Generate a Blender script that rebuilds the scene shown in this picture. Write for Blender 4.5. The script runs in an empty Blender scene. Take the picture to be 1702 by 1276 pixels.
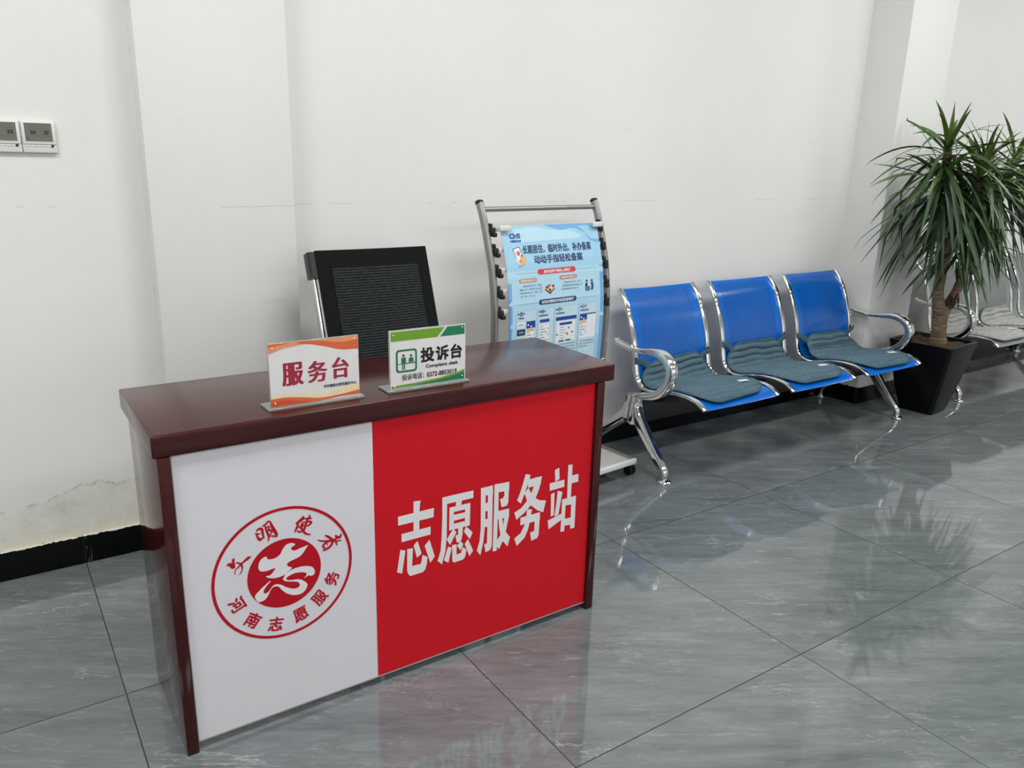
import bpy, bmesh, math, random
from math import sin, cos, pi, radians
from mathutils import Vector, Matrix

# ------------------------------------------------------------------ camera, world, lights, exposure
SC = bpy.context.scene
COL = SC.collection
IMG_W, IMG_H = 1702, 1276
FPX = 1311.0
YAW, PITCH, ROLL = -0.5981, -0.2782, 0.02545
cam_d = bpy.data.cameras.new('camera')
cam = bpy.data.objects.new('camera', cam_d); COL.objects.link(cam)
_rt = Vector((cos(YAW), sin(YAW), 0))
_fw = Vector((-sin(YAW)*cos(PITCH), cos(YAW)*cos(PITCH), sin(PITCH)))
_up = _rt.cross(_fw)
_R = _rt*cos(ROLL) + _up*sin(ROLL)
_U = -_rt*sin(ROLL) + _up*cos(ROLL)
_mw = Matrix((_R, _U, -_fw)).transposed().to_4x4()
_mw.translation = (-0.2424, -1.603, 1.305)
cam.matrix_world = _mw
cam_d.sensor_width = 36.0
cam_d.lens = 36.0*FPX/IMG_W
cam_d.clip_start = 0.02
SC.camera = cam

SC.view_settings.view_transform = 'Standard'
SC.view_settings.look = 'None'
SC.view_settings.gamma = 1.0
SC.view_settings.use_curve_mapping = False
SC.view_settings.exposure = 0.10

world = bpy.data.worlds.new('sky'); SC.world = world
world.use_nodes = True
_bg = world.node_tree.nodes['Background']
_bg.inputs[0].default_value = (0.80, 0.90, 1.0, 1)
_bg.inputs[1].default_value = 0.6

def area(name, loc, size, size_y, power, target, color=(1, 1, 1)):
    d = bpy.data.lights.new(name, 'AREA'); d.shape = 'RECTANGLE'
    d.size = size; d.size_y = size_y; d.energy = power; d.color = color
    o = bpy.data.objects.new(name, d); COL.objects.link(o)
    o.location = loc
    o.rotation_euler = (Vector(target)-Vector(loc)).to_track_quat('-Z', 'Y').to_euler()
    return o

# daylight at the three windows of the front wall, behind the camera
area('window_daylight', (-0.2, -5.75, 1.75), 2.2, 1.7, 12, (-0.2, 0, 1.75), (0.95, 0.98, 1.0))
area('window_daylight', (3.3, -5.75, 1.75), 2.2, 1.7, 10, (3.3, 0, 1.75), (0.95, 0.98, 1.0))
area('window_daylight', (6.8, -5.75, 1.75), 2.2, 1.7, 14, (6.8, 0, 1.75), (0.95, 0.98, 1.0))
# ceiling panel lamps in two rows
for lx, pw_ in ((-1.0, 39), (1.4, 34), (3.8, 29), (6.2, 35)):
    area('ceiling_lamp_light', (lx, -0.6, 3.17), 1.2, 0.6, pw_, (lx, -0.6, 0), (1.0, 1.0, 0.98))
    area('ceiling_lamp_light', (lx, -3.4, 3.17), 1.2, 0.6, 24, (lx, -3.4, 0), (1.0, 1.0, 0.98))

# ------------------------------------------------------------------ helpers
def srgb(r, g, b):
    def f(c):
        c /= 255.0
        return c/12.92 if c <= 0.04045 else ((c+0.055)/1.055)**2.4
    return (f(r), f(g), f(b), 1.0)

class Nodes:
    """small builder of node trees"""
    def __init__(s, mat):
        s.nt = mat.node_tree; s.n = s.nt.nodes; s.l = s.nt.links
    def new(s, t, **k):
        n = s.n.new(t)
        for a, v in k.items(): setattr(n, a, v)
        return n
    def put(s, sock, v):
        if hasattr(v, 'is_output'): s.l.new(v, sock)
        else: sock.default_value = v
    def math(s, op, a, b=0.0, c=None, clamp=False):
        n = s.new('ShaderNodeMath', operation=op, use_clamp=clamp)
        s.put(n.inputs[0], a); s.put(n.inputs[1], b)
        if c is not None: s.put(n.inputs[2], c)
        return n.outputs[0]
    def mix(s, f, a, b):
        n = s.new('ShaderNodeMix', data_type='RGBA')
        s.put(n.inputs[0], f); s.put(n.inputs[6], a); s.put(n.inputs[7], b)
        return n.outputs[2]
    def noise(s, vec, scale=5.0, detail=3.0, rough=0.5, dist=0.0):
        n = s.new('ShaderNodeTexNoise')
        if vec is not None: s.l.new(vec, n.inputs['Vector'])
        n.inputs['Scale'].default_value = scale; n.inputs['Detail'].default_value = detail
        n.inputs['Roughness'].default_value = rough; n.inputs['Distortion'].default_value = dist
        return n.outputs['Fac']
    def mapping(s, vec, scale=(1, 1, 1), rot=(0, 0, 0), loc=(0, 0, 0)):
        n = s.new('ShaderNodeMapping')
        s.l.new(vec, n.inputs['Vector'])
        n.inputs['Scale'].default_value = scale; n.inputs['Rotation'].default_value = rot; n.inputs['Location'].default_value = loc
        return n.outputs[0]
    def ramp(s, f, stops):
        n = s.new('ShaderNodeValToRGB')
        e = n.color_ramp.elements
        while len(e) < len(stops): e.new(0.5)
        for i, (p, c) in enumerate(stops):
            e[i].position = p; e[i].color = c
        s.put(n.inputs[0], f)
        return n.outputs[0]
    def smooth(s, v, lo, hi):
        n = s.new('ShaderNodeMapRange', interpolation_type='SMOOTHSTEP')
        s.put(n.inputs[0], v); n.inputs[1].default_value = lo; n.inputs[2].default_value = hi
        return n.outputs[0]
    def bump(s, h, strength=0.2, dist=0.01):
        n = s.new('ShaderNodeBump')
        n.inputs['Strength'].default_value = strength; n.inputs['Distance'].default_value = dist
        s.l.new(h, n.inputs['Height'])
        return n.outputs[0]

def material(name, col, rough=0.5, metal=0.0, spec=0.5, coat=0.0, fn=None):
    m = bpy.data.materials.new(name); m.use_nodes = True
    b = m.node_tree.nodes['Principled BSDF']
    b.inputs['Base Color'].default_value = srgb(*col) if max(col) > 1 else (*col, 1)
    b.inputs['Roughness'].default_value = rough
    b.inputs['Metallic'].default_value = metal
    b.inputs['Specular IOR Level'].default_value = spec
    b.inputs['Coat Weight'].default_value = coat
    b.inputs['Coat Roughness'].default_value = 0.04
    if fn: fn(Nodes(m), b)
    return m

def speckle(scale=30, amt=0.06, bump=0.0, stretch=(1, 1, 1)):
    """a light mottling of the base colour, with optional bump"""
    def fn(N, b):
        tc = N.new('ShaderNodeTexCoord').outputs['Object']
        v = N.mapping(tc, scale=stretch)
        f = N.noise(v, scale, 4, 0.6)
        c = tuple(b.inputs['Base Color'].default_value)
        lo = tuple(x*(1-amt) for x in c[:3])+(1,); hi = tuple(min(1, x*(1+amt)) for x in c[:3])+(1,)
        N.l.new(N.ramp(f, [(0.3, lo), (0.7, hi)]), b.inputs['Base Color'])
        if bump: N.l.new(N.bump(f, bump, 0.002), b.inputs['Normal'])
    return fn

def new_obj(name, me, parent=None):
    o = bpy.data.objects.new(name, me); COL.objects.link(o)
    if parent: o.parent = parent
    return o

def obj(name, bm, mats, parent=None, smooth=38, recalc=True):
    if recalc: bmesh.ops.recalc_face_normals(bm, faces=bm.faces[:])
    me = bpy.data.meshes.new(name); bm.to_mesh(me); bm.free()
    for m in (mats if isinstance(mats, (list, tuple)) else [mats]): me.materials.append(m)
    if smooth:
        me.polygons.foreach_set('use_smooth', [True]*len(me.polygons))
        me.set_sharp_from_angle(angle=radians(smooth))
    return new_obj(name, me, parent)

def tag(o, label=None, cat=None, group=None, kind=None):
    for k, v in (('label', label), ('category', cat), ('group', group), ('kind', kind)):
        if v: o[k] = v
    return o

def thing(name, label, cat, loc=(0, 0, 0), rz=0.0, group=None):
    o = bpy.data.objects.new(name, None); COL.objects.link(o)
    o.empty_display_size = 0.1
    o.location = loc; o.rotation_euler = (0, 0, rz)
    return tag(o, label, cat, group)

def dup(root, loc, rz=0.0, label=None, group=None):
    r = root.copy(); COL.objects.link(r); r.location = loc; r.rotation_euler = (0, 0, rz)
    if label: r['label'] = label
    if group: r['group'] = group
    for ch in list(root.children):
        c = ch.copy(); COL.objects.link(c); c.parent = r
        for g in list(ch.children):
            d = g.copy(); COL.objects.link(d); d.parent = c
    return r

BM = bmesh.new

def box(bm, x0, x1, y0, y1, z0, z1, bev=0.0, seg=2, mi=0):
    r = bmesh.ops.create_cube(bm, size=1.0)
    for v in r['verts']:
        v.co = ((x0+x1)/2+v.co.x*(x1-x0), (y0+y1)/2+v.co.y*(y1-y0), (z0+z1)/2+v.co.z*(z1-z0))
    fs = {f for v in r['verts'] for f in v.link_faces}
    for f in fs: f.material_index = mi
    if bev:
        es = list({e for v in r['verts'] for e in v.link_edges})
        bmesh.ops.bevel(bm, geom=es, offset=bev, segments=seg, affect='EDGES', profile=0.5)
    return bm

def catmull(pts, n=6):
    P = [Vector(p) for p in pts]
    if len(P) < 3: return P
    out = []
    for i in range(len(P)-1):
        p0 = P[i-1] if i else P[0]*2-P[1]
        p1, p2 = P[i], P[i+1]
        p3 = P[i+2] if i+2 < len(P) else P[-1]*2-P[-2]
        for k in range(n):
            t = k/n
            out.append(0.5*((2*p1)+(p2-p0)*t+(2*p0-5*p1+4*p2-p3)*t*t+(3*p1-p0-3*p2+p3)*t**3))
    out.append(P[-1].copy())
    return out

def sweep(bm, pts, sect, side=None, scale=None, caps=True, closed=False):
    """sweeps a 2D section (a: sideways, b: across) along pts; side = fixed sideways axis or None"""
    n = len(pts); rings = []
    prev = None
    for i, p in enumerate(pts):
        p = Vector(p)
        if closed: t = Vector(pts[(i+1) % n])-Vector(pts[i-1])
        else: t = Vector(pts[min(i+1, n-1)])-Vector(pts[max(i-1, 0)])
        t.normalize()
        if side is not None: a = Vector(side)
        else:
            if prev is None:
                a = t.cross(Vector((0, 0, 1)))
                if a.length < 1e-3: a = t.cross(Vector((1, 0, 0)))
            else: a = prev
        a = (a-t*a.dot(t)).normalized(); prev = a
        b = t.cross(a)
        sc = scale[i] if scale else 1.0
        sa, sb = sc if isinstance(sc, (tuple, list)) else (sc, sc)
        rings.append([bm.verts.new(p+a*(u*sa)+b*(v*sb)) for u, v in sect])
    m = len(sect)
    for i in range(n if closed else n-1):
        r0, r1 = rings[i], rings[(i+1) % n]
        for j in range(m):
            bm.faces.new((r0[j], r0[(j+1) % m], r1[(j+1) % m], r1[j]))
    if caps and not closed:
        bm.faces.new(rings[0][::-1]); bm.faces.new(rings[-1])
    return bm

def circ(r, n=12, ry=None):
    ry = r if ry is None else ry
    return [(r*cos(2*pi*k/n), ry*sin(2*pi*k/n)) for k in range(n)]

def rrect(w, h, r, k=4):
    """rounded rectangle section"""
    out = []
    for cx, cy, a0 in ((w/2-r, h/2-r, 0), (-w/2+r, h/2-r, pi/2), (-w/2+r, -h/2+r, pi), (w/2-r, -h/2+r, 1.5*pi)):
        for i in range(k+1):
            a = a0+pi/2*i/k
            out.append((cx+r*cos(a), cy+r*sin(a)))
    return out

def tube(bm, pts, r, n=12, smooth=0, scale=None):
    P = catmull(pts, smooth) if smooth else [Vector(p) for p in pts]
    if scale and smooth:
        s2 = []
        for i in range(len(scale)-1):
            for k in range(smooth): s2.append(scale[i]+(scale[i+1]-scale[i])*k/smooth)
        s2.append(scale[-1]); scale = s2
    return sweep(bm, P, circ(r, n), scale=scale)

def lathe(bm, prof, n=24, c=(0, 0)):
    rings = []
    for r, z in prof:
        rings.append([bm.verts.new((c[0]+r*cos(2*pi*k/n), c[1]+r*sin(2*pi*k/n), z)) for k in range(n)] if r > 1e-5 else [bm.verts.new((c[0], c[1], z))])
    for A, B in zip(rings, rings[1:]):
        for k in range(n):
            a = [A[k % len(A)], A[(k+1) % len(A)], B[(k+1) % len(B)], B[k % len(B)]]
            a = list(dict.fromkeys(a))
            if len(a) > 2: bm.faces.new(a)
    if len(rings[0]) > 2: bm.faces.new(rings[0][::-1])
    if len(rings[-1]) > 2: bm.faces.new(rings[-1])
    return bm

def prism(bm, poly, y0, y1):
    """extrudes an x-z outline from y0 to y1"""
    a = [bm.verts.new((x, y0, z)) for x, z in poly]; b = [bm.verts.new((x, y1, z)) for x, z in poly]
    bm.faces.new(a); bm.faces.new(b[::-1])
    for i in range(len(poly)):
        j = (i+1) % len(poly); bm.faces.new((a[i], b[i], b[j], a[j]))
    return bm

_glyphs = {}
def glyphs(body):
    """outline of a piece of writing: vertices and faces in its own plane"""
    k = body
    if k not in _glyphs:
        cu = bpy.data.curves.new('writing', 'FONT'); cu.body = body; cu.resolution_u = 3
        o = bpy.data.objects.new('writing', cu); COL.objects.link(o)
        dg = bpy.context.evaluated_depsgraph_get()
        me = bpy.data.meshes.new_from_object(o.evaluated_get(dg))
        _glyphs[k] = ([(v.co.x, v.co.y) for v in me.vertices], [tuple(p.vertices) for p in me.polygons])
        bpy.data.objects.remove(o); bpy.data.curves.remove(cu); bpy.data.meshes.remove(me)
    return _glyphs[k]

class Print:
    """printed graphics on a surface f(u, v, h): polygons in thin layers, one material each"""
    def __init__(s, f):
        s.f = f; s.bm = BM(); s.mats = []; s.layer = 0
    def mi(s, m):
        if m not in s.mats: s.mats.append(m)
        return s.mats.index(m)
    def poly(s, pts, m, layer=None):
        h = (s.layer if layer is None else layer)*0.0002
        f = s.bm.faces.new([s.bm.verts.new(s.f(u, v, h)) for u, v in pts]); f.material_index = s.mi(m)
    def rect(s, u0, v0, u1, v1, m, layer=None, step=0.03):
        n = max(1, int(abs(v1-v0)/step+0.999))
        for i in range(n):
            a = v0+(v1-v0)*i/n; b = v0+(v1-v0)*(i+1)/n
            s.poly([(u0, a), (u1, a), (u1, b), (u0, b)], m, layer)
    def pill(s, u0, v0, u1, v1, m, layer=None):
        r = abs(v1-v0)/2; c = (v0+v1)/2
        s.poly([(u1-r+r*cos(a), c+r*sin(a)) for a in [(-0.5+k/8)*pi for k in range(9)]] +
               [(u0+r+r*cos(a), c+r*sin(a)) for a in [(0.5+k/8)*pi for k in range(9)]], m, layer)
    def disc(s, u, v, r, m, layer=None, n=40, rv=None):
        rv = rv or r
        s.poly([(u+r*cos(2*pi*k/n), v+rv*sin(2*pi*k/n)) for k in range(n)], m, layer)
    def ring(s, u, v, r0, r1, m, layer=None, n=72):
        for k in range(n):
            a, b = 2*pi*k/n, 2*pi*(k+1)/n
            s.poly([(u+r0*cos(a), v+r0*sin(a)), (u+r1*cos(a), v+r1*sin(a)), (u+r1*cos(b), v+r1*sin(b)), (u+r0*cos(b), v+r0*sin(b))], m, layer)
    def text(s, body, u0, v0, u1, v1, m, layer=None, bold=0.0, vb=1.0, rot=0.0):
        """writing fitted to a box; bold = how far strokes are thickened (vb: share of it for level strokes); rot turns it about the box's centre"""
        vs, fs = glyphs(body)
        u0 += bold; u1 -= bold; v0 += bold*vb; v1 -= bold*vb
        x0 = min(x for x, y in vs); x1 = max(x for x, y in vs); y0 = min(y for x, y in vs); y1 = max(y for x, y in vs)
        h = (s.layer if layer is None else layer)*0.0002
        cu, cv = (u0+u1)/2, (v0+v1)/2
        cr, sr = cos(rot), sin(rot)
        if not bold: offs = [(0, 0)]
        elif vb == 0: offs = [(0, 0), (1, 0), (-1, 0)]
        else:
            q8 = ((0.92, 0.92), (0.92, -0.92), (-0.92, 0.92), (-0.92, -0.92), (1, 0), (-1, 0), (0, 1), (0, -1))
            q16 = q8+((1, 0.5), (1, -0.5), (-1, 0.5), (-1, -0.5), (0.5, 1), (-0.5, 1), (0.5, -1), (-0.5, -1))+tuple((a*0.5, b*0.5) for a, b in q8)
            offs = [(0, 0)]+[(a, b*vb) for a, b in (q16 if bold > 0.003 else q8)]
        for k, (oa, ob) in enumerate(offs):
            V = []
            for x, y in vs:
                du = (u0+(x-x0)/(x1-x0)*(u1-u0))-cu+oa*bold; dv = (v0+(y-y0)/(y1-y0)*(v1-v0))-cv+ob*bold
                V.append(s.bm.verts.new(s.f(cu+du*cr-dv*sr, cv+du*sr+dv*cr, h+0.000004*k)))
            for f in fs:
                try: s.bm.faces.new([V[i] for i in f]).material_index = s.mi(m)
                except ValueError: pass
    def done(s, name, parent=None):
        return obj(name, s.bm, s.mats, parent, smooth=0, recalc=False)

# ------------------------------------------------------------------ materials
def wall_fn(damp):
    def fn(N, b):
        tc = N.new('ShaderNodeTexCoord').outputs['Object']
        sp = N.new('ShaderNodeSeparateXYZ'); N.l.new(tc, sp.inputs[0])
        x, z = sp.outputs[0], sp.outputs[2]
        big = N.noise(tc, 1.6, 3, 0.5)
        col = N.ramp(big, [(0.3, srgb(229, 228, 225)), (0.7, srgb(234, 233, 230))])
        # hairline crack along the seam of two boards
        wob = N.noise(tc, 9, 4, 0.6)
        zz = N.math('ADD', z, N.math('MULTIPLY', N.math('SUBTRACT', wob, 0.5), 0.012))
        dist = N.math('ABSOLUTE', N.math('SUBTRACT', zz, 1.137))
        line = N.math('LESS_THAN', dist, 0.0011)
        br = N.math('GREATER_THAN', N.noise(N.mapping(tc, scale=(1, 1, 0.2), loc=(3.3, 0, 0)), 3.5, 2, 0.6), 0.53)
        col = N.mix(N.math('MULTIPLY', line, N.math('MULTIPLY', br, 0.30)), col, srgb(120, 118, 110))
        # a few faint scuffs
        sc = N.noise(N.mapping(tc, scale=(1, 1, 5)), 4.3, 2, 0.5)
        sm = N.math('MULTIPLY', N.smooth(sc, 0.72, 0.80), 0.07)
        col = N.mix(sm, col, srgb(150, 150, 145))
        fine = N.noise(tc, 60, 3, 0.6)
        h = N.math('MULTIPLY', fine, 0.12)
        if damp:
            # peeling damp plaster above the skirting
            e = N.noise(N.mapping(tc, scale=(1, 1, 0.4)), 4.5, 10, 0.72)
            top = N.math('SUBTRACT', N.math('ADD', 0.155, N.math('MULTIPLY', e, 0.19)), z)
            mask = N.smooth(top, 0.0, 0.006)
            patch = N.noise(tc, 13, 6, 0.7)
            dc = N.ramp(patch, [(0.25, srgb(208, 205, 193)), (0.45, srgb(226, 223, 213)), (0.6, srgb(232, 229, 224)), (0.8, srgb(218, 213, 197))])
            low = N.math('MULTIPLY', N.smooth(N.math('SUBTRACT', 0.15, z), 0.0, 0.05), 0.6)
            dc = N.mix(low, dc, srgb(232, 228, 206))
            pit = N.smooth(N.noise(tc, 34, 3, 0.6), 0.72, 0.76)
            dc = N.mix(N.math('MULTIPLY', pit, 0.35), dc, srgb(130, 126, 112))
            col = N.mix(mask, col, dc)
            rim = N.math('MULTIPLY', N.smooth(top, -0.004, 0.0), N.math('SUBTRACT', 1.0, N.smooth(top, 0.004, 0.012)))
            col = N.mix(N.math('MULTIPLY', rim, N.math('MULTIPLY', N.smooth(N.noise(tc, 21, 3, 0.6), 0.42, 0.62), 0.42)), col, srgb(140, 138, 128))
            h = N.math('ADD', h, N.math('MULTIPLY', mask, N.math('MULTIPLY', patch, 2.2)))
            h = N.math('SUBTRACT', h, N.math('MULTIPLY', mask, 0.9))
        N.l.new(col, b.inputs['Base Color'])
        N.l.new(N.bump(h, 0.35, 0.004), b.inputs['Normal'])
    return fn
m_wall = material('white_wall_paint', (230, 231, 226), 0.62, fn=wall_fn(False), spec=0.3)
m_wall_damp = material('damp_white_wall_paint', (230, 231, 226), 0.62, fn=wall_fn(True), spec=0.3)
m_ceiling = material('ceiling_white', (235, 235, 232), 0.8, fn=speckle(20, 0.02))
def skirt_fn(N, b):
    """black glazed skirting; wall paint laps raggedly over its top edge, grout is smeared at one seam"""
    tc = N.new('ShaderNodeTexCoord').outputs['Object']
    sp = N.new('ShaderNodeSeparateXYZ'); N.l.new(tc, sp.inputs[0])
    n1 = N.noise(N.mapping(tc, scale=(1, 1, 0.3)), 26, 5, 0.7)
    edge = N.math('SUBTRACT', sp.outputs[2], N.math('SUBTRACT', 0.106, N.math('MULTIPLY', n1, 0.024)))
    paint = N.smooth(edge, 0.0, 0.0015)
    seam = N.smooth(N.math('ABSOLUTE', N.math('SUBTRACT', sp.outputs[0], -0.072)), 0.016, 0.0)
    sm = N.math('MULTIPLY', seam, N.smooth(N.noise(N.mapping(tc, scale=(3, 1, 0.6)), 34, 4, 0.7), 0.54, 0.66))
    m = N.math('MAXIMUM', paint, N.math('MULTIPLY', sm, 0.35))
    N.l.new(N.mix(m, srgb(5, 5, 6), srgb(222, 219, 206)), b.inputs['Base Color'])
    N.l.new(N.math('ADD', 0.14, N.math('MULTIPLY', m, 0.5)), b.inputs['Roughness'])
m_skirt = material('black_skirting_tile', (5, 5, 6), 0.15, spec=0.25, fn=skirt_fn)
m_frame_white = material('white_window_frame', (225, 225, 222), 0.4, fn=speckle(10, 0.03))

TILE = 0.7955
def floor_fn(N, b):
    tc = N.new('ShaderNodeTexCoord').outputs['Object']
    sp = N.new('ShaderNodeSeparateXYZ'); N.l.new(tc, sp.inputs[0])
    gx = N.math('DIVIDE', N.math('ADD', sp.outputs[0], 0.0788), TILE)
    gy = N.math('DIVIDE', N.math('ADD', sp.outputs[1], 0.4883), TILE)
    def edge(g):
        f = N.math('FRACT', g)
        return N.math('MULTIPLY', N.math('MINIMUM', f, N.math('SUBTRACT', 1.0, f)), TILE)
    e = N.math('MINIMUM', edge(gx), edge(gy))
    grout = N.math('LESS_THAN', e, 0.0015)
    idv = N.new('ShaderNodeCombineXYZ'); N.l.new(N.math('FLOOR', gx), idv.inputs[0]); N.l.new(N.math('FLOOR', gy), idv.inputs[1])
    wn = N.new('ShaderNodeTexWhiteNoise', noise_dimensions='3D'); N.l.new(idv.outputs[0], wn.inputs['Vector'])
    off = N.new('ShaderNodeVectorMath', operation='SCALE'); N.l.new(wn.outputs['Color'], off.inputs[0]); off.inputs['Scale'].default_value = 7.0
    add = N.new('ShaderNodeVectorMath', operation='ADD'); N.l.new(tc, add.inputs[0]); N.l.new(off.outputs[0], add.inputs[1])
    base = add.outputs[0]
    rot = N.mapping(base, rot=(0, 0, 0.55))
    st = N.mapping(rot, scale=(1.6, 8.5, 1))
    cl = N.noise(st, 1.7, 9, 0.68, 0.5)
    soft = N.noise(base, 2.3, 3, 0.5)
    grain = N.noise(N.mapping(rot, scale=(5, 24, 1)), 2.6, 7, 0.7, 0.3)
    f = N.math('ADD', N.math('ADD', N.math('MULTIPLY', cl, 0.55), N.math('MULTIPLY', soft, 0.2)), N.math('MULTIPLY', grain, 0.25))
    col = N.ramp(f, [(0.34, srgb(85, 91, 93)), (0.46, srgb(103, 109, 111)), (0.56, srgb(115, 121, 123)), (0.68, srgb(140, 146, 148))])
    # thin pale veins, broken up
    for sc_, rt_, wd, lo_, amt in (((0.7, 4.4, 1), 2.2, 0.010, 0.52, 0.42), ((1.3, 8.0, 1), 3.4, 0.014, 0.50, 0.26), ((2.0, 5.0, 1), 5.0, 0.010, 0.55, 0.30)):
        vn = N.noise(N.mapping(rot, scale=sc_, loc=(rt_*3, rt_, 0)), rt_, 6, 0.62, 0.3)
        vein = N.math('SUBTRACT', 1.0, N.smooth(N.math('ABSOLUTE', N.math('SUBTRACT', vn, 0.5)), 0.0, wd))
        vm = N.math('MULTIPLY', vein, N.smooth(N.noise(N.mapping(base, loc=(rt_, 0, 0)), 3.6, 4, 0.6), lo_, lo_+0.14))
        col = N.mix(N.math('MULTIPLY', vm, amt), col, srgb(192, 194, 193))
    dk = N.noise(N.mapping(rot, scale=(1.1, 9.0, 1), loc=(5, 2, 0)), 2.4, 6, 0.65, 0.4)
    col = N.mix(N.math('MULTIPLY', N.smooth(N.math('ABSOLUTE', N.math('SUBTRACT', dk, 0.47)), 0.012, 0.0), 0.22), col, srgb(66, 69, 70))
    fl = N.noise(N.mapping(rot, scale=(9, 60, 1)), 1.3, 4, 0.6)
    col = N.mix(N.math('MULTIPLY', N.smooth(fl, 0.62, 0.74), 0.34), col, srgb(176, 178, 178))
    col = N.mix(grout, col, srgb(30, 31, 31))
    N.l.new(col, b.inputs['Base Color'])
    N.l.new(N.math('ADD', 0.055, N.math('MULTIPLY', grout, 0.5)), b.inputs['Roughness'])
    N.l.new(N.bump(N.math('SUBTRACT', 1.0, grout), 0.3, 0.001), b.inputs['Normal'])
m_floor = material('grey_marble_tile', (125, 128, 128), 0.05, spec=0.85, fn=floor_fn)

def wood_fn(N, b):
    tc = N.new('ShaderNodeTexCoord').outputs['Object']
    f = N.noise(N.mapping(tc, scale=(2.2, 14, 26)), 2.0, 6, 0.65, 0.4)
    g = N.noise(N.mapping(tc, scale=(9, 40, 90)), 2.0, 3, 0.6)
    f = N.math('ADD', N.math('MULTIPLY', f, 0.8), N.math('MULTIPLY', g, 0.2))
    N.l.new(N.ramp(f, [(0.30, srgb(52, 11, 11)), (0.5, srgb(60, 14, 14)), (0.72, srgb(70, 19, 17))]), b.inputs['Base Color'])
m_wood = material('mahogany_lacquer', (70, 24, 20), 0.08, spec=0.42, fn=wood_fn)
m_wood_top = material('mahogany_desktop_lacquer', (70, 24, 20), 0.19, spec=0.45, fn=wood_fn)
m_banner_white = material('banner_white_print', (222, 219, 225), 0.5, spec=0.2, fn=speckle(5, 0.015))
m_banner_red = material('banner_red_print', (206, 20, 34), 0.5, spec=0.2, fn=speckle(5, 0.02))
m_emblem_red = material('emblem_red_ink', (184, 16, 36), 0.5, spec=0.2, fn=speckle(20, 0.03))
m_letter_white = material('white_lettering_ink', (232, 228, 230), 0.45, fn=speckle(20, 0.02))
m_trim_grey = material('silver_edge_trim', (170, 168, 170), 0.35, 0.3, fn=speckle(20, 0.05))

def acrylic_fn(N, b):
    b.inputs['Transmission Weight'].default_value = 0.75
    b.inputs['IOR'].default_value = 1.46
    tc = N.new('ShaderNodeTexCoord').outputs['Object']
    N.l.new(N.ramp(N.noise(tc, 20, 2), [(0, (0.88, 0.93, 0.90, 1)), (1, (0.93, 0.96, 0.94, 1))]), b.inputs['Base Color'])
m_acrylic = material('clear_acrylic', (230, 238, 232), 0.06, fn=acrylic_fn)
def ink(name, r, g, bl, rough=0.4): return material(name, (r, g, bl), rough, fn=speckle(25, 0.03))
m_paper = ink('sign_paper_white', 228, 225, 226, 0.3)
m_orange = ink('orange_ink', 222, 104, 62, 0.3)
m_orange_mid = ink('pale_orange_ink', 232, 150, 108, 0.3)
m_orange_dk = ink('deep_orange_ink', 205, 84, 56, 0.3)
m_cream = ink('cream_ink', 240, 222, 178, 0.3)
m_crimson = ink('crimson_ink', 160, 38, 62, 0.3)
m_black_ink = ink('black_ink', 26, 24, 26, 0.3)
m_lime = ink('lime_green_ink', 112, 160, 42, 0.3)
m_green = ink('deep_green_ink', 36, 122, 84, 0.3)
m_teal = ink('icon_green_ink', 40, 112, 82, 0.3)
m_stud = material('white_sign_stud', (245, 246, 240), 0.2, fn=speckle(40, 0.02))

m_black_plastic = material('black_plastic', (20, 21, 23), 0.35, fn=speckle(40, 0.2, 0.05))
m_black_fabric = material('black_chair_fabric', (9, 10, 12), 0.8, spec=0.2, fn=speckle(300, 0.3, 0.3))
def mesh_fn(N, b):
    tc = N.new('ShaderNodeTexCoord').outputs['Object']
    sp = N.new('ShaderNodeSeparateXYZ'); N.l.new(tc, sp.inputs[0])
    w = N.math('SINE', N.math('MULTIPLY', sp.outputs[2], 2*pi/0.0085))
    wob = N.noise(N.mapping(tc, scale=(30, 30, 120)), 2.0, 2)
    f = N.math('ADD', N.math('MULTIPLY', w, 0.34), wob)
    N.l.new(N.ramp(f, [(0.25, srgb(12, 14, 15)), (0.85, srgb(50, 55, 57))]), b.inputs['Base Color'])
    N.l.new(N.bump(w, 0.3, 0.001), b.inputs['Normal'])
m_mesh = material('black_mesh_weave', (40, 43, 46), 0.8, spec=0.2, fn=mesh_fn)
m_chrome = material('polished_chrome', (0.76, 0.77, 0.77), 0.10, 1.0, fn=speckle(60, 0.03))
m_chrome_soft = material('satin_chrome', (0.70, 0.70, 0.70), 0.18, 1.0, fn=speckle(60, 0.03))
m_tube_grey = material('grey_painted_tube', (150, 150, 150), 0.3, 0.65, fn=speckle(60, 0.05))
m_tray = material('pale_grey_tray_metal', (196, 194, 192), 0.35, 0.1, fn=speckle(30, 0.04))
m_white_plastic = material('white_plastic', (226, 226, 224), 0.4, fn=speckle(30, 0.02))
m_rubber = material('black_rubber', (16, 16, 17), 0.6, fn=speckle(50, 0.2))
m_screen = material('lcd_screen_green_grey', (98, 99, 84), 0.12, fn=speckle(8, 0.12))
m_lcd = ink('lcd_digit', 30, 32, 24, 0.3)

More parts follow.
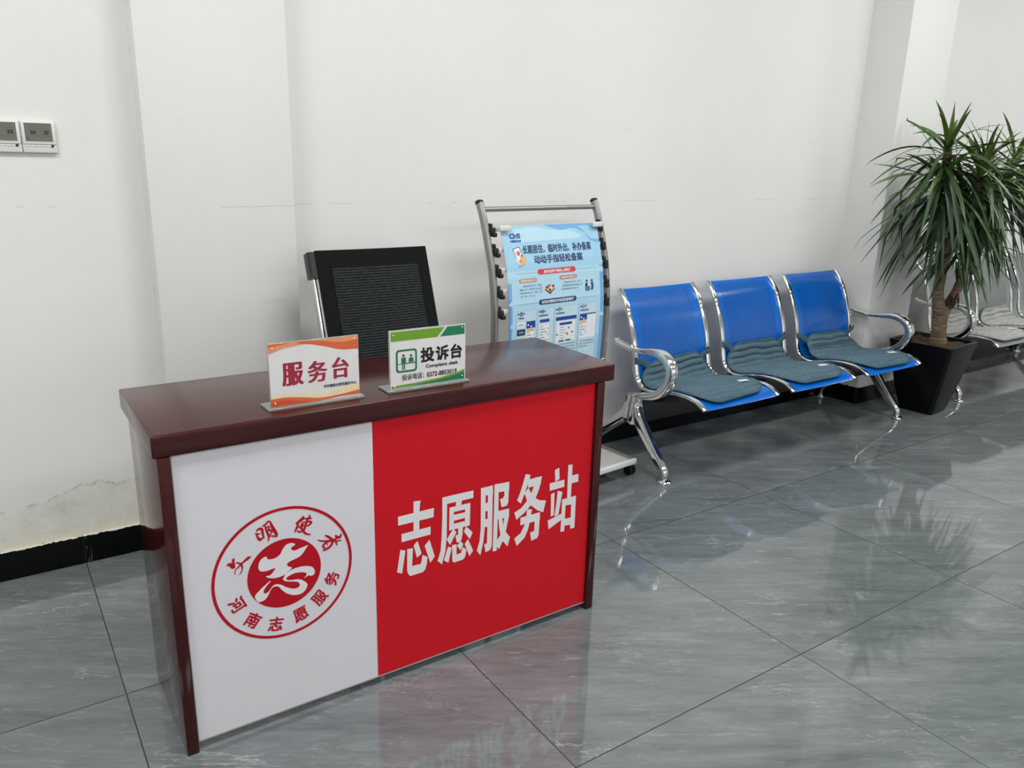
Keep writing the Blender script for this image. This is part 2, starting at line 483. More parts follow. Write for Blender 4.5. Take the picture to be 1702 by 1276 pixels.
def perf_fn(base, hi):
    def fn(N, b):
        """painted steel with a field of small punched holes"""
        uv = N.new('ShaderNodeTexCoord').outputs['UV']
        sp = N.new('ShaderNodeSeparateXYZ'); N.l.new(uv, sp.inputs[0])
        P = 0.0122
        def dots(ox, oy):
            fx = N.math('SUBTRACT', N.math('FRACT', N.math('ADD', N.math('DIVIDE', sp.outputs[0], P), ox+100.0)), 0.5)
            fy = N.math('SUBTRACT', N.math('FRACT', N.math('ADD', N.math('DIVIDE', sp.outputs[1], P), oy+100.0)), 0.5)
            d = N.math('SQRT', N.math('ADD', N.math('MULTIPLY', fx, fx), N.math('MULTIPLY', fy, fy)))
            return N.math('LESS_THAN', d, 0.215)
        d = N.math('MAXIMUM', dots(0, 0), dots(0.5, 0.5))
        def band(v, lo, hi_): return N.math('MULTIPLY', N.math('GREATER_THAN', v, lo), N.math('LESS_THAN', v, hi_))
        back = band(sp.outputs[1], 0.50, 0.82)
        seat = band(sp.outputs[1], 0.09, 0.36)
        area_m = N.math('MULTIPLY', N.math('LESS_THAN', N.math('ABSOLUTE', sp.outputs[0]), 0.172), N.math('MAXIMUM', back, seat))
        hole = N.math('MULTIPLY', d, area_m)
        N.l.new(N.math('SUBTRACT', 1.0, hole), b.inputs['Alpha'])
        tc = N.new('ShaderNodeTexCoord').outputs['Object']
        N.l.new(N.ramp(N.noise(tc, 7, 3), [(0.3, srgb(*base)), (0.7, srgb(*hi))]), b.inputs['Base Color'])
    return fn
m_blue = material('blue_painted_steel', (12, 96, 190), 0.13, fn=perf_fn((6, 96, 188), (10, 104, 200)))
m_silver_seat = material('silver_painted_steel', (140, 148, 146), 0.3, 0.45, fn=perf_fn((150, 156, 154), (162, 168, 166)))

def quilt_fn(N, b):
    tc = N.new('ShaderNodeTexCoord').outputs['Object']
    f = N.noise(tc, 160, 3, 0.6); g = N.noise(tc, 9, 3, 0.5)
    c = tuple(b.inputs['Base Color'].default_value)
    f2 = N.math('ADD', N.math('MULTIPLY', f, 0.5), N.math('MULTIPLY', g, 0.5))
    N.l.new(N.ramp(f2, [(0.35, tuple(x*0.82 for x in c[:3])+(1,)), (0.65, tuple(min(1, x*1.15) for x in c[:3])+(1,))]), b.inputs['Base Color'])
    N.l.new(N.bump(f, 0.25, 0.001), b.inputs['Normal'])
m_pad_blue = material('slate_blue_quilt', (82, 106, 118), 0.9, fn=quilt_fn, spec=0.2)
m_pad_blue_edge = material('slate_blue_piping', (76, 100, 112), 0.9, fn=quilt_fn, spec=0.2)
m_pad_grey = material('grey_quilt', (172, 172, 170), 0.9, fn=quilt_fn, spec=0.2)
m_pad_grey_edge = material('grey_piping', (150, 152, 152), 0.9, fn=quilt_fn, spec=0.2)
m_tag = material('white_cloth_tag', (230, 232, 230), 0.7, fn=speckle(60, 0.03))

m_pot = material('black_glazed_pot', (7, 9, 15), 0.3, spec=0.2, fn=speckle(20, 0.15))
m_soil = material('brown_soil', (74, 58, 38), 0.95, fn=speckle(70, 0.5, 0.8))
def bark_fn(N, b):
    tc = N.new('ShaderNodeTexCoord').outputs['Object']
    f = N.noise(N.mapping(tc, scale=(1, 1, 3.5)), 22, 5, 0.65)
    N.l.new(N.ramp(f, [(0.3, srgb(84, 70, 56)), (0.55, srgb(128, 108, 86)), (0.75, srgb(160, 142, 118))]), b.inputs['Base Color'])
    N.l.new(N.bump(f, 0.6, 0.006), b.inputs['Normal'])
m_bark = material('tan_bark', (130, 110, 88), 0.85, fn=bark_fn)
m_stub = material('dark_brown_cut_wood', (70, 48, 30), 0.9, fn=speckle(60, 0.4, 0.6))
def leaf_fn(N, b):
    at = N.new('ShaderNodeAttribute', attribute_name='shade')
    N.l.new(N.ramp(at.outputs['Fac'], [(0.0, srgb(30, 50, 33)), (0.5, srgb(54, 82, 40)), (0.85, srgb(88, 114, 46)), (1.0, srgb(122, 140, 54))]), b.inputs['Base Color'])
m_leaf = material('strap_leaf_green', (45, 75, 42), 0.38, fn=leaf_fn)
m_leaf_dark = m_leaf

# ------------------------------------------------------------------ the room
Y_L, Y_P, Y_B, Y_C = 1.09, 1.005, 1.102, 0.8769
X_P0, X_P1, X_C0, X_C1 = 0.2075, 0.650, 3.832, 4.247
H_C = 3.2
X_MIN, X_MAX, Y_F = -2.6, 9.0, -5.5

def struct(name, bm, m, parent=None, smooth=0):
    o = obj(name, bm, m, parent, smooth=smooth)
    if parent is None: o['kind'] = 'structure'
    return o
struct('floor', box(BM(), X_MIN-0.2, X_MAX+0.2, Y_F-0.4, 1.45, -0.1, 0.0), m_floor)
struct('ceiling', box(BM(), X_MIN-0.2, X_MAX+0.2, Y_F-0.2, 1.45, H_C, H_C+0.1), m_ceiling)
struct('wall_back_left', box(BM(), X_MIN, X_P0, Y_L, 1.4, 0, H_C), m_wall_damp)
struct('trim_1', box(BM(), X_P0, X_P1, Y_P, 1.4, 0, H_C, 0.004, 2), m_wall, smooth=38)
struct('wall_back', box(BM(), X_P1, X_C0, Y_B, 1.4, 0, H_C), m_wall)
struct('trim_2', box(BM(), X_C0, X_C1, Y_C, 1.4, 0, H_C, 0.004, 2), m_wall, smooth=38)
struct('wall_back_right', box(BM(), X_C1, X_MAX, Y_B, 1.4, 0, H_C), m_wall)
struct('wall_left', box(BM(), X_MIN-0.2, X_MIN, Y_F-0.2, 1.4, 0, H_C), m_wall)
struct('wall_right', box(BM(), X_MAX, X_MAX+0.2, Y_F-0.2, 1.4, 0, H_C), m_wall)
wf = BM()
WIN = [(-1.3, 0.9), (2.2, 4.4), (5.7, 7.9)]
box(wf, X_MIN, X_MAX, Y_F-0.2, Y_F, 0, 0.9); box(wf, X_MIN, X_MAX, Y_F-0.2, Y_F, 2.6, H_C)
_e = [X_MIN]+[v for w in WIN for v in w]+[X_MAX]
for a, b_ in zip(_e[::2], _e[1::2]): box(wf, a, b_, Y_F-0.2, Y_F, 0.9, 2.6)
struct('wall_front', wf, m_wall)
for i, (a, b_) in enumerate(WIN):
    w = BM()
    for x0, x1, z0, z1 in ((a, b_, 0.9, 0.96), (a, b_, 2.54, 2.6), (a, a+0.06, 0.96, 2.54), (b_-0.06, b_, 0.96, 2.54), ((a+b_)/2-0.03, (a+b_)/2+0.03, 0.96, 2.54)):
        box(w, x0, x1, Y_F-0.13, Y_F-0.07, z0, z1, 0.004)
    struct('window_%d' % (i+1), w, m_frame_white)

def skirting(name, x0, x1, y, h=0.097, seams=(), ends=None):
    bm = BM()
    xs = [x0]+list(seams)+[x1]
    for a, b_ in zip(xs, xs[1:]): box(bm, a+0.0006, b_-0.0006, y-0.009, y-0.0002, 0.0, h, 0.0015, 1)
    if ends:
        for ya, yb, xx, d in ends: box(bm, min(xx, xx+d), max(xx, xx+d), ya, yb, 0.0, h, 0.0015, 1)
    return struct(name, bm, m_skirt)
skirting('baseboard_back_left', X_MIN, X_P0-0.01, Y_L, seams=(-0.85, -0.079))
skirting('baseboard_trim', X_P0-0.009, X_P1+0.009, Y_P, ends=[(Y_P, Y_L-0.01, X_P0-0.0002, -0.008), (Y_P, Y_B-0.01, X_P1+0.0002, 0.008)])
skirting('baseboard_back', X_P1+0.01, X_C0-0.01, Y_B, 0.1, seams=(1.51, 2.31, 3.10))
skirting('baseboard_column', X_C0-0.009, X_C1+0.009, Y_C, 0.1, ends=[(Y_C, Y_B-0.01, X_C0-0.0002, -0.008), (Y_C, Y_B-0.01, X_C1+0.0002, 0.008)])
skirting('baseboard_back_right', X_C1+0.01, X_MAX, Y_B, 0.1, seams=(5.1, 5.9, 6.7))

# ------------------------------------------------------------------ reception desk
desk = thing('reception_desk', 'dark red-brown wooden reception desk with a white and red volunteer banner on its front', 'desk', (0, 0, 0))
W_D, H_D, T_D = 1.1675, 0.76, 0.0485
FY = 0.003
top = BM(); box(top, -0.0074, W_D+0.0338, 0.004, 0.391, H_D-T_D, H_D, 0.004, 3)
obj('desktop', top, m_wood_top, desk)
for x0, x1 in ((0.0, 0.026), (W_D-0.026, W_D)):
    obj('side_panel', box(BM(), x0, x1, FY, 0.3414, 0.0, H_D-T_D, 0.002, 2), m_wood, desk)
obj('front_panel', box(BM(), 0.026, W_D-0.026, 0.022, 0.040, 0.03, H_D-T_D), m_wood, desk)
obj('shelf', box(BM(), 0.026, W_D-0.026, 0.040, 0.30, 0.46, 0.478, 0.001, 1), m_wood, desk)
SPLIT = 0.467
ban = BM()
box(ban, 0.027, SPLIT, 0.0135, 0.0215, 0.022, 0.7105, 0.0008, 1, 0); box(ban, SPLIT, W_D-0.027, 0.0135, 0.0215, 0.022, 0.7105, 0.0008, 1, 1)
banner = tag(obj('banner', ban, [m_banner_white, m_banner_red], desk), 'front banner, left part white with a round emblem, right part red with white lettering')
obj('edge_trim', box(box(BM(), 0.0262, 0.0285, 0.009, 0.021, 0.022, 0.7105, 0.0006, 1), 0.027, W_D-0.027, 0.0125, 0.0205, 0.0195, 0.0222), m_trim_grey, desk)
front = lambda u, v, h: Vector((u, 0.0134-h-0.0002, v))
P = Print(front)
EX, EZ = 0.245, 0.383
P.ring(EX, EZ, 0.1552, 0.1622, m_emblem_red, 1, 96)
P.disc(EX, EZ, 0.0850, m_emblem_red, 1, 72)
BIRD = [(14, 67), (6, 65), (-2, 56), (-7, 47), (-15, 41), (-25, 39), (-36, 41), (-40, 49), (-52, 44), (-58, 31), (-57, 20), (-51, 15), (-39, 13), (-21, 15), (-26, 7), (-34, 0), (-43, 1), (-38, -5), (-23, -10), (-10, -10), (2, -7), (8, -2), (17, 5), (9, 10), (6, 17), (11, 21), (22, 24), (34, 27), (44, 34), (51, 43), (57, 51), (48, 50), (37, 48), (29, 46), (22, 47), (17, 53), (21, 57), (28, 61), (21, 66)]
RIB = [(1, -25), (-5, -19), (-3, -14), (4, -5), (21, 1), (42, 1), (62, -5), (70, -17), (68, -27), (60, -29), (55, -26), (44, -30), (49, -25), (50, -19), (39, -13), (23, -11), (9, -14), (2, -19), (9, -25), (31, -29), (43, -37), (51, -48), (46, -61), (34, -68), (18, -66), (2, -57), (-10, -43), (-16, -34), (-26, -31), (-34, -36), (-41, -49), (-50, -58), (-62, -59), (-68, -52), (-70, -41), (-60, -31), (-42, -18), (-32, -14), (-43, -24), (-50, -34), (-49, -41), (-41, -41), (-32, -31), (-24, -26), (-11, -30), (2, -41), (19, -50), (30, -49), (33, -43), (28, -35), (11, -29)]
def soft_outline(pts, n=3):
    q = [Vector((x, y, 0)) for x, y in pts]; out = []
    N_ = len(q)
    for i in range(N_):
        p0, p1, p2, p3 = q[i-1], q[i], q[(i+1) % N_], q[(i+2) % N_]
        for k in range(n):
            t = k/n
            w = 0.5*((2*p1)+(p2-p0)*t+(2*p0-5*p1+4*p2-p3)*t*t+(3*p1-p0-3*p2+p3)*t**3)
            out.append((EX+w.x/1000-0.0005, EZ+w.y/1000+0.004))
    return out
P.poly(soft_outline(BIRD), m_letter_white, 2)
P.poly(soft_outline(RIB), m_letter_white, 2)
def on_ring(ch, px, pz, size, top, bold, hs=1.0):
    a = math.atan2(pz-EZ, px-EX)
    rot = a-pi/2 if top else a+pi/2
    P.text(ch, px-size*hs/2, pz-size/2, px+size*hs/2, pz+size/2, m_emblem_red, 1, bold, rot=rot)
# brush-written upper characters and the heavy lettering of the red half (tenths of a millimetre on the banner)
BIG = [[(5730,4840),(5920,4820),(5890,4530),(5880,3920),(5720,3970)],
       [(5300,4530),(6300,4530),(6290,4280),(5300,4290)],
       [(5390,4040),(6200,4040),(6200,3820),(5390,3820)],
       [(5350,3620),(5490,3560),(5390,2950),(5250,3020)],
       [(5540,3590),(5700,3570),(5670,3080),(5920,3070),(5970,3310),(6110,3210),(6090,3030),(6050,2890),(5980,2820),(5620,2810),(5560,2880),(5530,2990)],
       [(5830,3740),(5940,3360),(5810,3270),(5720,3640)],
       [(6170,3680),(6320,3170),(6190,3020),(6030,3550)],
       [(6540,4760),(7460,4750),(7460,4540),(6680,4550),(6670,3640),(6630,3230),(6530,2880),(6400,3020),(6490,3270),(6520,3640),(6540,4190)],
       [(6950,4570),(7120,4560),(7100,4430),(6930,4430)],
       [(6750,4430),(6880,4430),(6880,3790),(6740,3790)],
       [(7220,4420),(7370,4420),(7360,3780),(7210,3780)],
       [(6750,4430),(7370,4420),(7370,4270),(6750,4280)],
       [(6840,4200),(7260,4190),(7260,4030),(6840,4030)],
       [(6750,3950),(7360,3940),(7360,3780),(6740,3790)],
       [(7010,3810),(7150,3780),(7140,3570),(7110,3430),(7060,3370),(6970,3390),(6930,3590),(7010,3610)],
       [(6860,3810),(6960,3690),(6770,3370),(6670,3550)],
       [(7250,3780),(7450,3560),(7370,3380),(7180,3650)],
       [(6710,3340),(6820,3280),(6720,2870),(6590,2980)],
       [(6830,3350),(6970,3340),(6960,3050),(7100,3050),(7160,3210),(7270,3100),(7230,2910),(7160,2840),(6890,2830),(6840,2890)],
       [(7080,3400),(7170,3290),(7090,3120),(6980,3290)],
       [(7310,3400),(7470,3020),(7360,2880),(7210,3280)],
       [(7690,4760),(7840,4760),(7840,3940),(7820,3500),(7790,3180),(7700,2810),(7590,2980),(7670,3250),(7700,3590)],
       [(7690,4760),(8060,4760),(8070,4510),(7700,4520)],
       [(7910,4760),(8060,4760),(8060,3010),(8010,2890),(7860,2860),(7820,3110),(7900,3110),(7910,3610)],
       [(7810,4310),(8030,4280),(8040,4050),(7810,4070)],
       [(7790,3850),(8040,3810),(8050,3590),(7800,3610)],
       [(8110,4770),(8240,4770),(8250,4000),(8230,3730),(8230,3140),(8220,2810),(8090,2820),(8110,4030)],
       [(8110,4770),(8580,4750),(8580,4500),(8240,4520)],
       [(8420,4740),(8580,4750),(8560,4150),(8520,4070),(8350,4060),(8290,4310),(8390,4320),(8430,4380)],
       [(8230,3980),(8600,3970),(8590,3720),(8220,3740)],
       [(8450,3770),(8600,3760),(8500,3290),(8420,3050),(8290,2830),(8210,2950),(8210,3100),(8330,3250),(8410,3510)],
       [(8260,3740),(8380,3750),(8410,3510),(8510,3290),(8650,3100),(8570,2840),(8420,3040),(8330,3250),(8280,3520)],
       [(9110,4860),(9270,4800),(9240,4680),(9090,4280),(8980,4020),(8850,4140),(8980,4440)],
       [(9190,4680),(9660,4680),(9620,4430),(9200,4440)],
       [(9430,4690),(9660,4680),(9580,4320),(9470,4070),(9310,3890),(9110,3720),(8840,3570),(8770,3800),(9000,3890),(9190,4060),(9310,4250),(9400,4440)],
       [(9090,4300),(9220,4440),(9310,4250),(9480,4060),(9620,3970),(9830,3920),(9750,3580),(9540,3690),(9320,3890),(9180,4060)],
       [(9200,3800),(9360,3760),(9330,3610),(9300,3380),(9240,3170),(9140,2960),(8880,2770),(8790,3020),(9000,3130),(9120,3340),(9160,3390),(9170,3570)],
       [(8980,3600),(9640,3610),(9640,3370),(8980,3370)],
       [(9470,3600),(9640,3610),(9620,2930),(9570,2830),(9370,2800),(9320,3070),(9460,3080)],
       [(10100,4770),(10250,4810),(10280,4460),(10130,4420)],
       [(9940,4410),(10450,4410),(10460,4190),(9950,4180)],
       [(10000,4070),(10120,4090),(10130,3400),(10020,3380)],
       [(10230,4120),(10400,4050),(10290,3370),(10150,3350),(10200,3740)],
       [(9920,3280),(10410,3380),(10410,3190),(9960,3000)],
       [(10570,4830),(10720,4810),(10720,4250),(10710,3800),(10580,3790),(10570,4280)],
       [(10700,4480),(10950,4480),(10960,4240),(10700,4240)],
       [(10400,3810),(10540,3820),(10530,3190),(10530,2800),(10390,2810),(10400,3260)],
       [(10400,3810),(10900,3820),(10900,3570),(10420,3610)],
       [(10740,3820),(10900,3820),(10900,2810),(10740,2820),(10740,3180)],
       [(10470,3190),(10890,3160),(10890,2930),(10450,2980)]]
BRUSH = [[(1170,4370),(1220,4420),(1270,4420),(1310,4410),(1310,4490),(1340,4510),(1370,4500),(1360,4410),(1370,4340),(1370,4280),(1320,4260),(1290,4270),(1230,4360)],
         [(1370,4400),(1420,4400),(1480,4370),(1510,4360),(1580,4420),(1650,4470),(1740,4450),(1660,4390),(1540,4330),(1510,4300),(1460,4330),(1390,4380)],
         [(1460,4320),(1490,4300),(1440,4250),(1380,4220),(1360,4170),(1360,4110),(1340,4120),(1340,4180),(1360,4230),(1420,4280)],
         [(1480,4310),(1520,4330),(1540,4250),(1520,4170),(1490,4110),(1410,4060),(1470,4130),(1500,4200),(1490,4270)]]
STROKES = [([(1870,5020),(1920,5060),(1970,5060),(2000,5030),(2010,4930),(2030,4810)],0.0039),
           ([(1870,4960),(1900,4860),(1940,4800),(1970,4810),(2000,4840)],0.0039),
           ([(1840,4980),(1900,4950),(1960,4950)],0.0026),
           ([(2010,5100),(2040,5120),(2080,5130),(2130,5180),(2170,5190),(2200,5170)],0.0029),
           ([(2190,5170),(2220,5060),(2270,4940),(2310,4840),(2310,4770)],0.0049),
           ([(2310,4780),(2240,4810),(2160,4840)],0.0026),
           ([(2070,5110),(2090,5010),(2120,4900),(2140,4820),(2120,4720)],0.0034),
           ([(2080,5050),(2150,5070),(2150,4980),(2200,4960),(2210,4920),(2160,4860)],0.0029),
           ([(2920,5120),(2940,5080),(2840,5020),(2760,4980)],0.0048),
           ([(2820,5000),(2790,4900),(2720,4780)],0.0037),
           ([(3090,5130),(3090,5090),(3030,5010),(2980,4880),(2950,4800),(2900,4770),(2830,4760),(2780,4810)],0.0035),
           ([(2970,5050),(3070,5040),(3140,5030)],0.0037),
           ([(2930,4990),(2890,4920),(2910,4890),(2940,4930)],0.0035),
           ([(2930,4970),(3030,4970),(3100,4950),(3120,4920),(3050,4870),(2940,4880)],0.0033),
           ([(2810,4900),(2870,4860),(2920,4770),(2980,4680),(3090,4630)],0.0037),
           ([(3430,4520),(3510,4460),(3600,4370),(3650,4320)],0.0040),
           ([(3680,4460),(3720,4400),(3790,4380),(3830,4460)],0.0045),
           ([(3250,4450),(3360,4390),(3540,4350),(3710,4300),(3830,4290)],0.0030),
           ([(3770,4370),(3680,4360),(3620,4340),(3510,4350),(3400,4300),(3350,4260)],0.0040),
           ([(3680,4300),(3720,4190)],0.0044),
           ([(3580,4320),(3600,4280),(3540,4200),(3440,4160),(3360,4140)],0.0040),
           ([(3350,4260),(3400,4220),(3390,4170)],0.0031),
           ([(3460,4310),(3490,4250)],0.0026)]
def brush(P, pts, w, m, layer):
    q = catmull([(x/1e4, z/1e4, 0) for x, z in pts], 4); L = []; R = []
    for k, p in enumerate(q):
        t = (q[min(k+1, len(q)-1)]-q[max(k-1, 0)]).normalized(); n_ = Vector((-t.y, t.x, 0))
        ww = w/2*(0.55+0.45*min(1, 3.2*k/len(q), 3.2*(len(q)-1-k)/len(q)))
        L.append((p+n_*ww)); R.append((p-n_*ww))
    for k in range(len(q)-1): P.poly([(v.x, v.y) for v in (L[k], R[k], R[k+1], L[k+1])], m, layer)
for p_ in BRUSH: P.poly([(x/1e4, z/1e4) for x, z in p_][::-1], m_emblem_red, 1)
for p_, w_ in STROKES: brush(P, p_, w_*1.55, m_emblem_red, 1+0.04*STROKES.index((p_, w_)))
for ch, px, pz in (('河', 0.135, 0.336), ('南', 0.166, 0.287), ('志', 0.217, 0.260), ('愿', 0.276, 0.266), ('服', 0.323, 0.295), ('务', 0.355, 0.336)):
    on_ring(ch, px, pz, 0.036, False, 0.0009, 0.95)
tag(P.done('emblem', banner), 'round red emblem with a white dove')
P = Print(front)
for k, p_ in enumerate(BIG): P.poly([(x/1e4, z/1e4) for x, z in p_][::-1], m_letter_white, 1+0.02*k)
tag(P.done('lettering', banner), 'large white lettering on the red half')

# ------------------------------------------------------------------ the two acrylic desk signs
def sign_stand(name, label, x, y, z):
    t = thing(name, label, 'sign', (x, y, z), 0.0)
    box_b = BM(); box(box_b, -0.008, 0.218, -0.012, 0.045, 0.0, 0.0055, 0.001, 1)
    obj('base', box_b, m_acrylic, t)
    obj('panel', box(BM(), 0.0, 0.209, -0.0045, 0.0005, 0.0056, 0.150, 0.0008, 1), m_acrylic, t)
    return t
def wave(pts, n=8):
    return [(p.x, p.y) for p in catmull([(x, y, 0) for x, y in pts], n)]

def mm(P, pts, m, layer): P.poly([(u/1000, v/1000) for u, v in pts], m, layer)
s1 = sign_stand('service_sign', 'white acrylic desk sign with orange waves and dark red lettering', 0.2475, 0.056, H_D)
P = Print(lambda u, v, h: Vector((u, -0.0047-h, v+0.0057)))
P.rect(0.0015, 0.0015, 0.2075, 0.143, m_paper, 0, step=1)
def strip(P, up, lo, m, layer):
    a = wave(up); b = wave(lo)
    mm(P, b+a[::-1], m, layer)
strip(P, [(1.5, 143), (70, 143), (140, 143), (207.5, 143)], [(1.5, 122), (35, 132), (80, 136), (125, 127), (165, 115), (207.5, 112)], m_orange, 1)
strip(P, [(70, 143), (110, 143), (160, 143), (207.5, 143)], [(40, 138), (80, 142.6), (120, 139), (165, 132), (207.5, 134)], m_orange_mid, 2)
strip(P, [(1.5, 135), (35, 140.5), (60, 142.9)], [(1.5, 122), (35, 132), (75, 136)], m_orange_mid, 3)
strip(P, [(1.5, 25), (35, 27), (75, 24), (120, 20), (165, 24), (207.5, 34)], [(1.5, 20), (35, 21), (75, 15), (120, 9), (165, 10), (207.5, 12)], m_cream, 1)
strip(P, [(1.5, 20), (35, 20), (75, 14.5), (115, 8), (165, 10), (207.5, 15)], [(1.5, 1.5), (35, 1.5), (75, 1.5), (115, 1.5), (165, 5), (207.5, 4)], m_orange, 2)
strip(P, [(1.5, 12), (30, 14), (60, 9), (90, 3)], [(1.5, 4), (30, 5), (60, 3), (90, 2)], m_orange_dk, 3)
P.text('服', 0.028, 0.046, 0.077, 0.098, m_crimson, 2, 0.0020, 0.25)
P.text('务', 0.086, 0.046, 0.132, 0.095, m_crimson, 2, 0.0020, 0.25)
P.text('台', 0.143, 0.048, 0.184, 0.097, m_crimson, 2, 0.0020, 0.25)
P.text('辛村镇综合便民服务中心', 0.122, 0.0295, 0.201, 0.0375, m_black_ink, 2, 0.00018)
P.done('printed_face', s1)
for u, v in ((0.010, 0.134), (0.198, 0.137), (0.010, 0.010), ):
    bm = BM(); bmesh.ops.create_uvsphere(bm, u_segments=10, v_segments=6, radius=0.0018, matrix=Matrix.Translation((u, -0.006, v+0.0057)))
    obj('stud', bm, m_stud, s1)

s2 = sign_stand('complaint_sign', 'white and green acrylic complaint desk sign with a person icon and phone number', 0.5330, 0.056, H_D)
P = Print(lambda u, v, h: Vector((u, -0.0047-h, v+0.0057)))
P.rect(0.0015, 0.0015, 0.2075, 0.143, m_paper, 0, step=1)
mm(P, [(4, 118), (128, 118), (149, 141), (4, 141)], m_lime, 1)
mm(P, [(136, 118), (205, 118), (205, 141), (156, 141)], m_green, 1)
mm(P, [(4, 3), (205, 3), (205, 28), (180, 21), (139, 15), (70, 10.5), (4, 9)], m_lime, 1)
mm(P, [(40, 3), (205, 3), (205, 21), (170, 14), (130, 9), (80, 5.5)], m_green, 2)
def rbox(P, u0, v0, u1, v1, r, m, layer):
    P.poly([((u0+u1)/2+a, (v0+v1)/2+b_) for a, b_ in rrect(u1-u0, v1-v0, r, 5)], m, layer)
rbox(P, 0.0165, 0.040, 0.0725, 0.0965, 0.008, m_teal, 1)
rbox(P, 0.0215, 0.045, 0.0675, 0.0915, 0.005, m_paper, 2)
P.disc(0.0365, 0.0815, 0.0036, m_teal, 3, 20)
mm(P, [(30.5, 77), (43, 77), (43, 61), (40.6, 61), (40.6, 47), (37.2, 47), (37.2, 60), (35.8, 60), (35.8, 47), (32.4, 47), (32.4, 61), (30.5, 61)], m_teal, 3)
P.disc(0.0565, 0.0800, 0.0034, m_teal, 3, 20)
mm(P, [(50, 64), (63, 64), (63, 72), (60.5, 75.5), (52.5, 75.5), (50, 72)], m_teal, 3)
P.rect(0.0215, 0.0605, 0.031, 0.0622, m_teal, 3, 1); P.rect(0.0425, 0.0605, 0.0675, 0.0632, m_teal, 3, 1)
P.text('投', 0.082, 0.0585, 0.120, 0.0955, m_black_ink, 2, 0.0013)
P.text('诉', 0.1235, 0.0585, 0.160, 0.0955, m_black_ink, 2, 0.0013)
P.text('台', 0.165, 0.0585, 0.198, 0.0955, m_black_ink, 2, 0.0013)
P.text('Complaint desk', 0.096, 0.0415, 0.187, 0.0525, m_black_ink, 2, 0.0004)
P.text('投诉电话：', 0.032, 0.0200, 0.091, 0.0350, m_black_ink, 3, 0.0002)
P.text('0372-8853019', 0.099, 0.0205, 0.183, 0.0325, m_black_ink, 3, 0.0003)
P.done('printed_face', s2)
for u, v in ((0.010, 0.133), (0.198, 0.136), (0.198, 0.012), (0.012, 0.008)):
    bm = BM(); bmesh.ops.create_uvsphere(bm, u_segments=10, v_segments=6, radius=0.0018, matrix=Matrix.Translation((u, -0.006, v+0.0057)))
    obj('stud', bm, m_stud, s2)

# ------------------------------------------------------------------ office chair behind the desk
CX, CY = 0.862, 0.62
chair = thing('office_chair', 'black mesh-back office chair with chrome frame behind the desk', 'chair', (CX, CY, 0))
def cb(u, v, d):
    """point of the backrest: u across, v up from seat level, d towards the front"""
    ca, sa = cos(0.35), sin(0.35)
    return Vector((u, 0.070+v*sa-d*ca-0.035*0+0.6*u*u*0.35, 0.498+v*ca+d*sa))
HB, WB = 0.535, 0.200
def back_sheet(u0, u1, v0, v1, d0, d1, nu=10, nv=10, bev=0.0):
    bm = BM(); F = []
    for d in (d0, d1):
        F.append([[bm.verts.new(cb(u0+(u1-u0)*i/nu, v0+(v1-v0)*j/nv, d)) for i in range(nu+1)] for j in range(nv+1)])
    for s_ in F:
        for j in range(nv):
            for i in range(nu): bm.faces.new((s_[j][i], s_[j][i+1], s_[j+1][i+1], s_[j+1][i]))
    A, B = F
    for j in range(nv):
        for i in (0, nu): bm.faces.new((A[j][i], A[j+1][i], B[j+1][i], B[j][i]))
    for i in range(nu):
        for j in (0, nv): bm.faces.new((A[j][i], A[j][i+1], B[j][i+1], B[j][i]))
    return bm
back = obj('backrest', back_sheet(-WB, WB, 0.0, HB, 0.0, 0.012), m_black_fabric, chair)
obj('mesh_panel', back_sheet(-WB+0.045, WB-0.045, 0.05, HB-0.058, 0.0122, 0.0145), m_mesh, back)
for s_ in (-1, 1):
    bm = BM()
    fx = s_*WB+(-0.006 if s_ < 0 else -0.018)
    sweep(bm, [cb(fx, v, -0.016) for v in (HB-0.085, HB-0.04, HB-0.003)], rrect(0.036, 0.050, 0.010), side=(1, 0, 0))
    obj('corner_clamp', bm, m_black_plastic, chair)
    pts = [cb(fx, HB-0.07, -0.026), cb(fx, 0.25, -0.026), cb(fx, 0.02, -0.026), Vector((fx, 0.075, 0.44)), Vector((fx, 0.0, 0.425)),
           Vector((fx, -0.17, 0.425)), Vector((fx, -0.215, 0.40)), Vector((fx, -0.225, 0.30)), Vector((fx, -0.225, 0.08)), Vector((fx, -0.205, 0.025)), Vector((fx, -0.15, 0.0125)), Vector((fx, 0.14, 0.0125))]
    bm = BM(); sweep(bm, catmull(pts, 5), rrect(0.013, 0.025, 0.005), side=(1, 0, 0))
    obj('chrome_frame', bm, m_chrome, chair)
obj('cross_bar', tube(BM(), [(-WB-0.004, 0.13, 0.0125), (WB+0.004, 0.13, 0.0125)], 0.0115), m_chrome, chair)
bm = BM(); box(bm, -0.195, 0.195, -0.21, 0.07, 0.437, 0.495, 0.02, 3); obj('seat', bm, m_black_fabric, chair)

